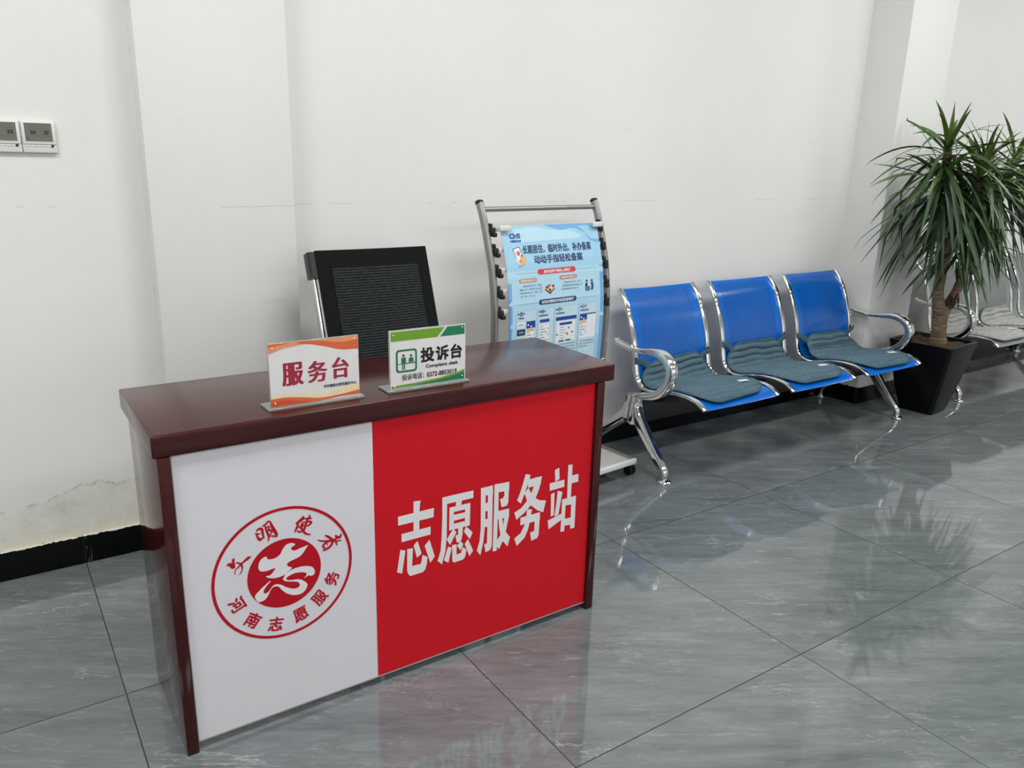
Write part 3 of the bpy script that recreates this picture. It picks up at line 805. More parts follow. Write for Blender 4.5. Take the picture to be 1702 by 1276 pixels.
# ------------------------------------------------------------------ newspaper rack and its poster
RTH = radians(5.3)
RLOC = (1.313, 0.920, 0.0)
RW = 0.59
rack = thing('newspaper_rack', 'grey curved-tube newspaper rack on casters between desk and blue bench', 'rack', RLOC, RTH)
RP = [(1.145, 0.0), (1.075, 0.030), (1.0, 0.054), (0.93, 0.075), (0.88, 0.086), (0.78, 0.099), (0.70, 0.102), (0.60, 0.100), (0.50, 0.095), (0.35, 0.075), (0.20, 0.045), (0.10, 0.02)]
def rd(z):
    for (z1, d1), (z0, d0) in zip(RP, RP[1:]):
        if z >= z0: return d0+(d1-d0)*min(1, (z-z0)/(z1-z0))
    return RP[-1][1]
for x in (0.0, RW):
    bm = BM(); sweep(bm, catmull([(x, -d, z) for z, d in RP], 5), rrect(0.024, 0.030, 0.010, 3), side=(1, 0, 0))
    post = obj('post', bm, m_tube_grey, rack)
    bm = BM(); sweep(bm, [(x, 0.001, 1.143), (x, 0.004, 1.151), (x, 0.0055, 1.156)], rrect(0.027, 0.033, 0.012, 3), side=(1, 0, 0), scale=[1, 1, 0.6])
    obj('post_cap', bm, m_rubber, post)
obj('top_bar', tube(BM(), [(0.0, -0.008, 1.123), (RW, -0.008, 1.123)], 0.0095, 14), m_tube_grey, rack)
ZB = [1.045, 0.973, 0.900, 0.823, 0.748]
for z in ZB:
    for x, s_ in ((0.0, 1), (RW, -1)):
        d = rd(z)
        bm = BM()
        box(bm, min(x+s_*0.006, x+s_*0.026), max(x+s_*0.006, x+s_*0.026), -d-0.026, -d+0.004, z-0.014, z+0.016, 0.004, 2)
        box(bm, min(x+s_*0.008, x+s_*0.022), max(x+s_*0.008, x+s_*0.022), -d-0.014, -d+0.006, z+0.010, z+0.030, 0.004, 2)
        box(bm, min(x+s_*0.012, x+s_*0.029), max(x+s_*0.012, x+s_*0.029), -d-0.034, -d-0.012, z-0.018, z-0.002, 0.004, 2)
        obj('stick_holder', bm, m_black_plastic, rack)
for k, z in enumerate(ZB):
    d = rd(z)
    # the stick lies in the two holders: a thing of its own
    bm = BM()
    if k == 0: 
        box(bm, -0.265, 0.265, -0.005, 0.006, -0.008, 0.008, 0.003, 2)
        for q in (-1, 1): box(bm, min(q*0.212, q*0.265), max(q*0.212, q*0.265), -0.036, -0.026, -0.004, 0.016, 0.003, 2); box(bm, min(q*0.252, q*0.265), max(q*0.252, q*0.265), -0.030, 0.004, -0.004, 0.008, 0.001, 1)
    else: box(bm, -0.265, 0.265, -0.006, 0.006, -0.008, 0.008, 0.003, 2)
    st = obj('newspaper_stick', bm, m_white_plastic)
    c_ = Vector((RW/2, -d-0.011, z+0.008)); c_.rotate(Matrix.Rotation(RTH, 3, 'Z'))
    st.location = c_+Vector(RLOC); st.rotation_euler = (0, 0, RTH)
    tag(st, ['white newspaper stick gripping the top edge of the blue poster, topmost in the rack', 'white newspaper stick behind the poster, second from the top of the rack',
             'white newspaper stick behind the poster, in the middle holders of the rack', 'white newspaper stick behind the poster, fourth from the top of the rack',
             'white newspaper stick behind the poster, lowest in the rack'][k], 'newspaper stick', 'white sticks in the newspaper rack')
# base: tray, frame bars and casters
bm = BM(); box(bm, -0.060, RW+0.060, -0.260, 0.040, 0.064, 0.070, 0.001, 1); obj('tray', bm, m_tray, rack)
bm = BM(); box(bm, -0.066, RW+0.066, -0.272, -0.258, 0.058, 0.082, 0.003, 2); tag(obj('tray_lip', bm, m_white_plastic, rack), 'white front lip of the tray')
for x in (-0.065, RW+0.065):
    obj('base_bar', box(BM(), x-0.008, x+0.008, -0.257, 0.080, 0.058, 0.080, 0.003, 2), m_tube_grey, rack)
for x in (0.0, RW):
    obj('foot_bracket', box(BM(), x-0.014, x+0.014, -0.034, 0.004, 0.070, 0.115, 0.003, 2), m_tube_grey, rack)
for x in (-0.062, RW+0.062):
    for y in (-0.245, 0.055):
        c = obj('caster', lathe(BM(), [(0.006, 0.035), (0.011, 0.037), (0.011, 0.058)], 14, (x, y)), m_black_plastic, rack)
        bm = BM()
        for dx in (-0.011, 0.011):
            sweep(bm, [(x+dx-0.006, y+0.006, 0.0215), (x+dx+0.006, y+0.006, 0.0215)], circ(0.0213, 18))
        sweep(bm, [(x-0.006, y+0.006, 0.0215), (x+0.006, y+0.006, 0.0215)], circ(0.006, 10))
        obj('wheel', bm, m_rubber, c)
for x in (RW,):
    obj('screw_plate', box(BM(), x-0.019, x+0.006, -rd(0.49)-0.020, -rd(0.49)-0.014, 0.474, 0.502, 0.002, 1), m_chrome_soft, rack)

poster = thing('poster', 'light blue notice poster with dark blue headlines hanging in the newspaper rack', 'poster', RLOC, RTH)
PU0, PW, PZ = 0.047, 0.498, 1.064
def pf(u, v, h):
    """u across from the poster's left edge, v = height above floor"""
    b = 0.029
    return Vector((PU0+u, -rd(v)-b-h, v))
m_pb = [ink('poster_blue_%s' % n, *c, 0.35) for n, c in (('sky', (160, 206, 232)), ('light', (178, 216, 235)), ('deep', (116, 172, 222)), ('pale', (186, 221, 236)), ('edge', (78, 142, 216)), ('card', (192, 220, 233)))]
m_navy = ink('navy_ink', 24, 44, 98, 0.35); m_royal = ink('royal_blue_ink', 32, 66, 150, 0.35); m_pred = ink('poster_red_ink', 206, 58, 66, 0.35)
m_pbrown = ink('poster_tan_ink', 196, 140, 84, 0.35); m_prust = ink('poster_rust_ink', 206, 112, 84, 0.35); m_pwhite = ink('poster_white_ink', 232, 236, 240, 0.35)
m_pgrey = ink('poster_grey_text', 88, 112, 138, 0.35); m_pline = ink('poster_line_ink', 112, 158, 192, 0.35); m_pskin = ink('poster_peach_ink', 230, 176, 112, 0.35); m_pdark = ink('poster_dark_figure', 62, 56, 60, 0.35)
P = Print(pf)
for v0, v1, m in ((0.36, 0.62, m_pb[0]), (0.62, 0.78, m_pb[1]), (0.78, 0.90, m_pb[1]), (0.90, 0.985, m_pb[0]), (0.985, PZ, m_pb[0])):
    P.rect(0, v0, PW, v1, m, 0, step=0.02)
P.rect(0.0, 0.36, 0.016, 0.86, m_pb[2], 1, 0.03); P.rect(PW-0.020, 0.36, PW, 0.90, m_pb[2], 1, 0.03)
P.rect(0.0, 0.36, 0.007, 0.80, m_pb[4], 2, 0.03)
def pw(pts, m, layer): P.poly(wave(pts, 5), m, layer)
P.poly(wave([(0.21, PZ), (0.26, 1.050), (0.30, 1.042), (0.36, 1.048), (0.42, 1.030), (0.435, 1.010), (0.455, 0.995), (PW, 0.985)], 4)+[(PW, PZ)], m_pb[2], 1)
P.poly(wave([(0.33, 1.052), (0.39, 1.052), (0.43, 1.025), (0.45, 1.005), (PW, 1.0)], 4)+[(PW, PZ-0.03), (0.44, PZ-0.008)], m_pb[0], 2)
P.poly(wave([(0.05, 1.050), (0.15, 1.058), (0.24, 1.045), (0.33, 1.040), (0.40, 1.02), (0.36, 1.008), (0.22, 1.006), (0.08, 1.004)], 4), m_pb[3], 3)
P.text('CHS', 0.035, 1.019, 0.088, 1.037, m_royal, 4, 0.0012)
P.text('中国医疗保障', 0.036, 1.005, 0.088, 1.014, m_royal, 4, 0.0003)
P.text('长期居住、临时外出、补办备案', 0.088, 0.962, 0.446, 0.994, m_navy, 4, 0.0007)
P.text('动动手指轻松备案', 0.138, 0.924, 0.392, 0.955, m_navy, 4, 0.0007)
# phone held by a hand
P.poly([(0.040, 0.983), (0.074, 0.990), (0.094, 0.930), (0.062, 0.914)], m_navy, 3); P.poly([(0.043, 0.981), (0.072, 0.987), (0.091, 0.931), (0.063, 0.917)], m_pwhite, 4)
P.disc(0.065, 0.966, 0.009, m_prust, 5, 16); P.disc(0.083, 0.940, 0.015, m_pskin, 5, 18); P.disc(0.068, 0.936, 0.006, m_pskin, 5, 12); P.disc(0.078, 0.956, 0.004, m_green, 5, 10); P.disc(0.066, 0.924, 0.003, m_pred, 5, 10)
P.rect(0.035, 0.8915, PW-0.035, 0.8927, m_pline, 3); P.pill(0.148, 0.883, 0.346, 0.903, m_pred, 4)
P.text('具体适用于哪些人群呢？', 0.178, 0.8865, 0.318, 0.899, m_pwhite, 5, 0.0002)
P.pill(0.053, 0.858, 0.141, 0.872, m_pbrown, 4); P.text('跨省异地长期居住人员', 0.061, 0.861, 0.133, 0.869, m_pwhite, 5, 0.0002)
P.pill(0.258, 0.858, 0.350, 0.872, m_prust, 4); P.text('跨省临时外出就医人员', 0.266, 0.861, 0.342, 0.869, m_pwhite, 5, 0.0002)
for i, (a, b_, t) in enumerate(((0.070, 0.165, '异地安置退休人员、异地长'), (0.054, 0.165, '期居住人员、常驻异地工作人员等'), (0.054, 0.165, '长期在参保省外工作、居住、生活'), (0.054, 0.128, '人员、学生、务工人员'))):
    P.text(t, a, 0.841-0.0125*i, b_, 0.8485-0.0125*i, m_pgrey, 4)
for i, (a, b_, t) in enumerate(((0.280, 0.375, '异地急诊抢救人员、因工作'), (0.264, 0.375, '、旅游等原因异地急诊抢救人员'), (0.264, 0.355, '以及其他跨省临时外出人员'))):
    P.text(t, a, 0.841-0.0125*i, b_, 0.8485-0.0125*i, m_pgrey, 4)
# small drawings of people
P.poly([(0.177, 0.826), (0.205, 0.806), (0.232, 0.826), (0.205, 0.834)], m_pdark, 4); P.poly([(0.180, 0.828), (0.205, 0.813), (0.229, 0.828), (0.205, 0.846)], m_pskin, 5)
for u, v, m in ((0.190, 0.833, m_pdark), (0.201, 0.838, m_pred), (0.212, 0.830, m_pwhite), (0.222, 0.836, m_pdark), (0.205, 0.822, m_pdark)): P.disc(u, v, 0.0055, m, 6, 10)
P.rect(0.394, 0.803, 0.420, 0.820, m_pgrey, 4); P.disc(0.403, 0.842, 0.005, m_navy, 5, 12); P.disc(0.432, 0.842, 0.005, m_navy, 5, 12); P.poly([(0.394, 0.820), (0.396, 0.834), (0.408, 0.834), (0.406, 0.820)], m_navy, 5)
P.poly([(0.424, 0.806), (0.430, 0.820), (0.424, 0.834), (0.438, 0.836), (0.440, 0.818), (0.436, 0.804)], m_royal, 5); P.rect(0.410, 0.822, 0.420, 0.834, m_pwhite, 5)
P.rect(0.035, 0.7778, PW-0.035, 0.7790, m_pline, 3); P.pill(0.146, 0.769, 0.343, 0.789, m_navy, 4)
P.text('如何办理跨省异地就医备案呢？', 0.160, 0.7725, 0.330, 0.7855, m_pwhite, 5, 0.0002)
# four step cards
for i, (a, b_, ch, t) in enumerate(((0.034, 0.132, '一', '下载登录'), (0.140, 0.222, '二', '选择备案类型'), (0.228, 0.352, '三', '填写备案信息'), (0.360, 0.458, '四', '查看备案结果'))):
    P.rect(a, 0.50, b_, 0.754, m_pline, 3); P.rect(a+0.0008, 0.5008, b_-0.0008, 0.7532, m_pb[5], 4)
    P.text('第', a+0.006, 0.738, a+0.015, 0.747, m_navy, 5, 0.0003); P.disc(a+0.024, 0.7425, 0.0078, m_royal, 5, 18); P.text(ch, a+0.019, 0.7425-(0.001 if i == 0 else 0.004), a+0.029, 0.7425+(0.001 if i == 0 else 0.004), m_pwhite, 6, 0.0002); P.text('步', a+0.033, 0.738, a+0.042, 0.747, m_navy, 5, 0.0003)
    P.text(t, a+0.006, 0.723, a+0.007+0.0075*len(t), 0.7305, m_navy, 5, 0.0002)
def shot(u0, v0, u1, v1, head, rows, tan=None):
    """a small phone screenshot: white page, coloured header, grey lines"""
    P.rect(u0, v0, u1, v1, m_pwhite, 5); P.rect(u0, v1-head, u1, v1, m_royal, 6)
    w = u1-u0
    if head > 0.02:
        for q in ((0.1, 0.3), (0.45, 0.55), (0.7, 0.85)): P.disc(u0+w*q[0]+0.004, v1-head*q[1]-0.006, 0.004, m_pwhite, 7, 10)
    if tan: P.rect(u0+0.003, v1-head-0.011, u1-0.003, v1-head-0.003, m_pskin, 7)
    for r in range(rows):
        v = v1-head-0.016-r*0.011
        if v < v0+0.004: break
        P.rect(u0+0.004, v-0.0012, u0+w*(0.35+0.2*((r*7) % 3)), v+0.0012, m_pgrey, 7)
        if r % 2: P.rect(u1-0.008, v-0.002, u1-0.004, v+0.002, m_pdark, 7)
P.rect(0.038, 0.690, 0.078, 0.712, m_pwhite, 5); P.text('国家平台', 0.046, 0.698, 0.070, 0.705, m_pgrey, 6)
P.rect(0.038, 0.660, 0.078, 0.684, m_navy, 5); P.text('异地就医', 0.046, 0.668, 0.070, 0.676, m_pwhite, 6); P.rect(0.038, 0.610, 0.078, 0.640, m_navy, 5); P.rect(0.052, 0.615, 0.062, 0.634, m_pgrey, 6); P.rect(0.038, 0.646, 0.074, 0.650, m_pskin, 5)
shot(0.083, 0.600, 0.128, 0.712, 0.028, 7, True)
shot(0.150, 0.606, 0.200, 0.712, 0.012, 8); P.rect(0.150, 0.600, 0.200, 0.607, m_navy, 6)
P.rect(0.234, 0.698, 0.346, 0.712, m_royal, 5); P.rect(0.240, 0.612, 0.340, 0.694, m_pwhite, 5); P.rect(0.254, 0.678, 0.322, 0.688, m_royal, 6)
for r in range(5): P.rect(0.258, 0.668-0.011*r, 0.280+0.006*(r % 3), 0.670-0.011*r, m_pgrey, 6)
P.disc(0.305, 0.664, 0.004, m_pdark, 6, 10); P.disc(0.325, 0.645, 0.004, m_pdark, 6, 10); P.disc(0.298, 0.640, 0.006, m_prust, 6, 12); P.rect(0.254, 0.612, 0.282, 0.617, m_navy, 6); P.rect(0.290, 0.612, 0.318, 0.617, m_navy, 6); P.rect(0.236, 0.640, 0.250, 0.643, m_navy, 6)
shot(0.364, 0.612, 0.404, 0.712, 0.026, 7, True); P.rect(0.404, 0.612, 0.454, 0.706, m_pwhite, 5); P.rect(0.404, 0.708, 0.454, 0.712, m_navy, 6)
for (a, b_, n0, z0) in ((0.238, 0.345, 4, 0.596), (0.366, 0.450, 3, 0.596)):
    for i in range(n0): P.text('参保人员办理登记备案后选择开通' if i < n0-1 else '直接结算服务', a+(0.008 if i == 0 else 0), z0-0.0115*i, b_ if i < n0-1 else a+0.05, z0+0.0065-0.0115*i, m_pgrey, 5)
P.rect(0.035, 0.4780, PW-0.035, 0.4790, m_pline, 3); P.rect(0.035, 0.4480, PW-0.035, 0.4490, m_pline, 3); P.rect(0.440, 0.452, 0.462, 0.470, m_pb[2], 4)
P.done('printed_face', poster)
# paper behind the print
bm = BM()
rows = [[bm.verts.new(pf(PW*i/8, 0.36+(PZ-0.36)*j/72, -0.0014)) for i in range(9)] for j in range(73)]
for j in range(72):
    for i in range(8): bm.faces.new((rows[j][i], rows[j][i+1], rows[j+1][i+1], rows[j+1][i]))
obj('paper', bm, m_paper, poster)

# ------------------------------------------------------------------ thermostats
def thermostat(label, x, z, left_digits):
    t = thing('thermostat', label, 'thermostat', (x, Y_L, z), 0, 'thermostats on the wall left of the pilaster')
    bm = BM(); box(bm, -0.0427, 0.0427, -0.013, -0.0003, 0.0, 0.086, 0.003, 2); obj('housing', bm, m_white_plastic, t)
    bm = BM(); box(bm, -0.0407, 0.0407, -0.0165, -0.0128, 0.023, 0.084, 0.002, 2); obj('front_cover', bm, m_white_plastic, t)
    scr = obj('screen', box(BM(), -0.034, 0.033, -0.0172, -0.0163, 0.031, 0.080), m_screen, t)
    P = Print(lambda u, v, h: Vector((u, -0.0173-h, v)))
    for txt, a, b_ in left_digits: P.text(txt, a, 0.050, b_, 0.060, m_lcd, 1, 0.0007)
    for zz in (0.045, 0.066): P.rect(-0.02, zz, 0.028, zz+0.0004, m_lcd, 1)
    for k in range(3): P.rect(-0.032, 0.034+0.004*k, -0.024, 0.0348+0.004*k, m_lcd, 1)
    P.done('digits', scr)
    for k in range(5):
        obj('push_button', box(BM(), -0.036+0.013*k, -0.0245+0.013*k, -0.0145, -0.0128, 0.0165, 0.0215, 0.0008, 1), m_white_plastic, t)
    obj('sensor', box(BM(), 0.0275, 0.0335, -0.0142, -0.0128, 0.0155, 0.0220), m_rubber, t)
    return t
thermostat('white wall thermostat reading 23 and 27, right of the pair', -0.0520, 1.288, (('23', -0.021, -0.007), ('27', 0.013, 0.026)))
thermostat('white wall thermostat reading 22, left of the pair at the photo edge', -0.1385, 1.288, (('22', 0.010, 0.026),))

# ------------------------------------------------------------------ waiting benches
BY = 0.835
PROF = [(0.462, 0.345), (0.470, 0.352), (0.498, 0.368), (0.540, 0.379), (0.62, 0.379), (0.70, 0.365), (0.775, 0.347), (0.83, 0.352), (0.866, 0.382), (0.882, 0.43), (0.890, 0.50), (0.914, 0.582), (0.945, 0.655), (0.972, 0.703), (0.998, 0.735), (1.022, 0.760)]
PC = [(p.x-BY, p.y) for p in catmull([(y, z, 0) for y, z in PROF], 8)]
for _ in range(14):
    PC = [PC[0]]+[((a[0]+2*b[0]+c[0])/4, (a[1]+2*b[1]+c[1])/4) for a, b, c in zip(PC, PC[1:], PC[2:])]+[PC[-1]]
SL = [0.0]
for a, b_ in zip(PC, PC[1:]): SL.append(SL[-1]+math.hypot(b_[0]-a[0], b_[1]-a[1]))
def prof(s, off=0.0):
    s = max(0, min(SL[-1], s))
    i = 0
    while i < len(SL)-2 and SL[i+1] < s: i += 1
    t = (s-SL[i])/(SL[i+1]-SL[i]); a, b_ = PC[i], PC[i+1]
    # normal averaged over a short stretch, towards the sitter
    def tan(k):
        k0, k1 = max(0, k-2), min(len(PC)-1, k+2)
        v = Vector((PC[k1][0]-PC[k0][0], PC[k1][1]-PC[k0][1])); return v.normalized()
    dv = tan(i)*(1-t)+tan(i+1)*t
    dy, dz = dv.x, dv.y
    L = math.hypot(dy, dz)
    return a[0]+(b_[0]-a[0])*t-dz/L*off, a[1]+(b_[1]-a[1])*t+dy/L*off
SEATS = [-0.8210+0.5608*i for i in range(3)]
SWD = 0.479
def build_bench(label, m_seat, loc, m_under):
    t = thing('waiting_bench', label, 'bench', loc, 0)
    obj('beam', box(BM(), -0.865, 0.865, -0.050, 0.040, 0.205, 0.310, 0.006, 2), m_under, t)
    for s0 in SEATS:
        # shell
        bm = BM(); uvl = bm.loops.layers.uv.new('UVMap')
        nx, ns = 8, 72
        G = []
        for side in (0, 1):
            rows = []
            for j in range(ns+1):
                s = SL[-1]*j/ns; row = []
                for i in range(nx+1):
                    u = -SWD/2+0.014+(SWD-0.028)*i/nx
                    dish = 0.010*(1-(2*u/SWD)**2)
                    y, z = prof(s, (-0.006 if side else -0.003)-dish*0.6)
                    row.append((bm.verts.new((s0+SWD/2+u, y, z)), u, s))
                rows.append(row)
            G.append(rows)
        def face(q):
            f = bm.faces.new([a[0] for a in q])
            for lp, a in zip(f.loops, q): lp[uvl].uv = (a[1], a[2])
        for rows in G:
            for j in range(ns):
                for i in range(nx): face((rows[j][i], rows[j][i+1], rows[j+1][i+1], rows[j+1][i]))
        A, B = G
        for j in range(ns):
            for i in (0, nx): face((A[j][i], A[j+1][i], B[j+1][i], B[j][i]))
        for i in range(nx):
            for j in (0, ns): face((A[j][i], A[j][i+1], B[j][i+1], B[j][i]))
        seat = obj('seat_shell', bm, m_seat, t)
        # two chrome side frames
        for x in (s0+0.013, s0+SWD-0.013):
            bm = BM(); pts = []; sc = []
            for k in range(97):
                s = SL[-1]*(0.002+0.994*k/96)
                y, z = prof(s, -0.002); pts.append((x, y, z))
                f = s/SL[-1]
                cap = max(0.0, min(1.0, (f-0.855)/0.02)); knee = max(0.0, 1-abs(f-0.555)/0.05)
                sc.append((1.0+0.12*cap+0.10*knee, 1.0+0.40*cap+0.35*knee))
            sweep(bm, pts, rrect(0.025, 0.015, 0.006, 3), side=(1, 0, 0), scale=sc)
            obj('side_frame', bm, m_chrome, seat)
        # black bracket under the seat down to the beam
        for x in (s0+0.05, s0+SWD-0.05):
            bm = BM()
            prism_pts = [(-0.20, 0.362), (-0.10, 0.345), (-0.03, 0.330), (0.03, 0.338), (0.035, 0.300), (-0.045, 0.300), (-0.12, 0.318), (-0.20, 0.340)]
            a = [bm.verts.new((x-0.012, y, z-0.008)) for y, z in prism_pts]; b = [bm.verts.new((x+0.012, y, z-0.008)) for y, z in prism_pts]
            bm.faces.new(a); bm.faces.new(b[::-1])
            for i in range(len(a)): bm.faces.new((a[i], a[(i+1) % len(a)], b[(i+1) % len(a)], b[i]))
            obj('seat_bracket', bm, m_under, seat)
    for x in (-0.870, 0.870):
        arm = [(0.952, 0.547), (0.930, 0.541), (0.880, 0.533), (0.83, 0.531), (0.76, 0.538), (0.705, 0.545), (0.655, 0.537), (0.615, 0.508), (0.603, 0.462), (0.622, 0.412), (0.665, 0.372), (0.72, 0.350), (0.775, 0.338), (0.815, 0.325)]
        bm = BM(); P_ = catmull([(x, y-BY, z) for y, z in arm], 5); n = len(P_)
        sc = []
        for i in range(n):
            f = i/(n-1)
            sc.append((1.0 if f > 0.06 else 0.7, 0.85+0.85*max(0, sin((f-0.25)*pi/0.75)) if f > 0.25 else 0.85))
        sweep(bm, P_, rrect(0.046, 0.024, 0.010, 4), side=(1, 0, 0), scale=sc)
        obj('armrest', bm, m_chrome, t)
        bm = BM()
        hub = [(0.806, 0.335), (0.812, 0.29), (0.815, 0.245), (0.822, 0.205)]
        sweep(bm, catmull([(x, y-BY, z) for y, z in hub], 4), rrect(0.058, 0.082, 0.016, 4), side=(1, 0, 0), scale=[(0.9, 0.72)]*4+[(1, 0.85)]*4+[(1, 1)]*4+[(0.85, 0.7)])
        fl = [(0.800, 0.270), (0.782, 0.240), (0.745, 0.195), (0.70, 0.145), (0.655, 0.098), (0.622, 0.066), (0.604, 0.042), (0.600, 0.018)]
        sweep(bm, catmull([(x, y-BY, z) for y, z in fl], 5), rrect(0.044, 0.040, 0.014, 4), side=(1, 0, 0), scale=[(1.15-0.38*i/35, 1.55-0.85*i/35) for i in range(36)])
        rl = [(0.830, 0.275), (0.855, 0.235), (0.91, 0.190), (0.97, 0.142), (1.03, 0.092), (1.066, 0.055), (1.072, 0.018)]
        sweep(bm, catmull([(x, y-BY, z) for y, z in rl], 5), rrect(0.044, 0.040, 0.014, 4), side=(1, 0, 0), scale=[(1.15-0.38*i/30, 1.60-0.90*i/30) for i in range(31)])
        leg = obj('leg', bm, m_chrome, t)
        for y in (0.597, 1.071):
            obj('foot_pad', lathe(BM(), [(0.030, 0.0), (0.031, 0.004), (0.026, 0.010), (0.013, 0.014), (0.011, 0.022)], 20, (x, y-BY)), m_chrome, leg)
    return t
B1 = (2.920, BY, 0.0)
B2 = (5.305, BY, 0.0)
m_under_black = material('black_steel_underframe', (14, 14, 16), 0.4, fn=speckle(30, 0.2))
build_bench('blue perforated steel three-seat waiting bench with chrome arms', m_blue, B1, m_under_black)
build_bench('silver-grey steel waiting bench with chrome arms behind the potted plant', m_silver_seat, B2, m_under_black)

def seat_pad(label, group, loc, m, m_edge, s_a, s_b, w, lift=0.0, skew=0.0, seed=1, back_hump=0.0, strap=True):
    """quilted cushion lying on a bench seat; s along the seat profile from its front edge"""
    t = thing('seat_cushion', label, 'cushion', loc, 0, group)
    rnd = random.Random(seed)
    ph = rnd.uniform(0, 6)
    L = s_b-s_a
    def pt(a, b, off):
        """a in -1..1 across, b in 0..1 along"""
        s = s_a+L*b+skew*a
        hump = back_hump*math.exp(-((b-0.80)/0.16)**2)*(0.75-0.25*a)
        y, z = prof(min(s, SL[-1]), off+hump)
        return y, z
    rc = 0.105
    def half(b):
        d = min(b, 1-b)*L
        if d >= rc: return w/2
        return w/2-rc+math.sqrt(max(0, rc*rc-(rc-d)**2))
    nb, na = 280, 26
    bm = BM(); G = []
    for side in (0, 1):
        rows = []
        for j in range(nb+1):
            b = 0.5-0.5*cos(pi*j/nb) if True else j/nb
            hw = max(half(b), 0.02); row = []
            for i in range(na+1):
                a = -1+2*i/na; x = hw*a
                e = min(1.0, min(b, 1-b)*L/0.02+0.0, (1-abs(a))*hw/0.02)
                e = math.sqrt(max(0, e)) if e < 1 else 1
                ridge = 0.0120*(abs(sin(pi*(b*L/0.034)+0.55*sin(6.0*x/w+ph)+0.3*sin(17*x/w+ph)))**0.6-0.66)
                off = 0.0045+(0.012*e+ridge*e if side == 0 else 0.0)+lift
                y, z = pt(a*hw*2/w, b, off)
                row.append(bm.verts.new((x, y, z)))
            rows.append(row)
        G.append(rows)
    for rows in G:
        for j in range(nb):
            for i in range(na): bm.faces.new((rows[j][i], rows[j][i+1], rows[j+1][i+1], rows[j+1][i]))
    A, B = G
    for j in range(nb):
        for i in (0, na): bm.faces.new((A[j][i], A[j+1][i], B[j+1][i], B[j][i]))
    for i in range(na):
        for j in (0, nb): bm.faces.new((A[j][i], A[j][i+1], B[j][i+1], B[j][i]))
    obj('pad', bm, m, t, smooth=60)
    # piping round the rim
    out = []
    for j in range(1, nb): b = 0.5-0.5*cos(pi*j/nb); out.append((half(b), b))
    loop = [(x, b) for x, b in out]+[(-x, b) for x, b in out[::-1]]
    P_ = []
    for x, b in loop:
        y, z = pt(x*2/w, b, 0.0085+lift); P_.append(Vector((x, y, z)))
    bm = BM(); sweep(bm, P_, circ(0.0042, 6), closed=True); obj('piping', bm, m_edge, t, smooth=60)
    # sewn-on white tag
    bm = BM(); q = []
    for a, b in ((0.30, 0.205), (0.46, 0.185), (0.46, 0.145), (0.30, 0.165)):
        y, z = pt(a*2*0.5, b, 0.0215+lift); q.append(bm.verts.new((a*w*0.72, y, z)))
    bm.faces.new(q); r = bmesh.ops.extrude_face_region(bm, geom=bm.faces[:])
    for v in [v for v in r['geom'] if isinstance(v, bmesh.types.BMVert)]: v.co.z += 0.0012
    tag(obj('tag_label', bm, m_tag, t, smooth=0), 'small white cloth tag')
    if strap:
        for sgn in (-1, 1):
            bm = BM()
            b0 = 0.93; x0 = half(b0)*0.9
            y0, z0 = pt(1.0, b0, 0.012); y1, z1 = prof(s_b+0.004, 0.016)
            pts = [(sgn*x0, y0, z0), (sgn*(x0+0.028), (y0+y1)/2, (z0+z1)/2+0.004), (sgn*(SWD/2-0.012), y1-0.006, z1+0.004), (sgn*(SWD/2+0.005), y1+0.004, z1)]
            sweep(bm, catmull(pts, 6), rrect(0.004, 0.026, 0.0015, 2)); obj('strap', bm, m_edge, t)
    return t
def at_seat(B, i): return (B[0]+SEATS[i]+SWD/2, B[1], 0.0)
seat_pad('slate-blue quilted seat cushion on the blue bench seat nearest the desk', 'slate-blue cushions on the blue bench', at_seat(B1, 0), m_pad_blue, m_pad_blue_edge, 0.030, 0.50, 0.425, 0.0, 0.012, 1)
seat_pad('slate-blue quilted seat cushion on the middle seat of the blue bench', 'slate-blue cushions on the blue bench', at_seat(B1, 1), m_pad_blue, m_pad_blue_edge, 0.030, 0.515, 0.425, 0.0, 0.0, 2)
seat_pad('slate-blue quilted seat cushion humped up on the blue seat beside the plant', 'slate-blue cushions on the blue bench', at_seat(B1, 2), m_pad_blue, m_pad_blue_edge, 0.025, 0.50, 0.42, 0.0, -0.005, 3, back_hump=0.045)
seat_pad('light grey quilted seat cushion on the silver seat directly behind the plant trunk', 'light grey cushions on the silver bench', at_seat(B2, 0), m_pad_grey, m_pad_grey_edge, 0.030, 0.49, 0.425, 0.0, 0.0, 4, strap=False)
seat_pad('light grey quilted seat cushion on the middle silver seat at the right photo edge', 'light grey cushions on the silver bench', at_seat(B2, 1), m_pad_grey, m_pad_grey_edge, 0.030, 0.49, 0.425, 0.0, 0.0, 5, strap=False)

# ------------------------------------------------------------------ potted dracaena
PX, PY = 4.083, 0.622
plant = thing('potted_plant', 'tall dragon tree with drooping strap leaves in a square black pot between the benches', 'plant', (PX, PY, 0), radians(5.5))
RZ = radians(5.5)
def pl(x, y, z):
    v = Vector((x-PX, y-PY, z)); v.rotate(Matrix.Rotation(-RZ, 3, 'Z')); return v
bm = BM()
def sq(h, z, r=0.018):
    return [bm.verts.new((a, b, z)) for a, b in rrect(2*h, 2*h, r, 4)]
lev = [(0.085, 0.0), (0.092, 0.004), (0.103, 0.05), (0.120, 0.12), (0.136, 0.20), (0.150, 0.28), (0.162, 0.35), (0.170, 0.395), (0.169, 0.400), (0.154, 0.400), (0.152, 0.395), (0.147, 0.345)]
rg = [sq(h, z) for h, z in lev]
for a, b_ in zip(rg, rg[1:]):
    n = len(a)
    for i in range(n): bm.faces.new((a[i], a[(i+1) % n], b_[(i+1) % n], b_[i]))
bm.faces.new(rg[0][::-1]); bm.faces.new(rg[-1])
obj('pot', bm, m_pot, plant, smooth=30)
bm = BM(); rnd = random.Random(5); n = 26
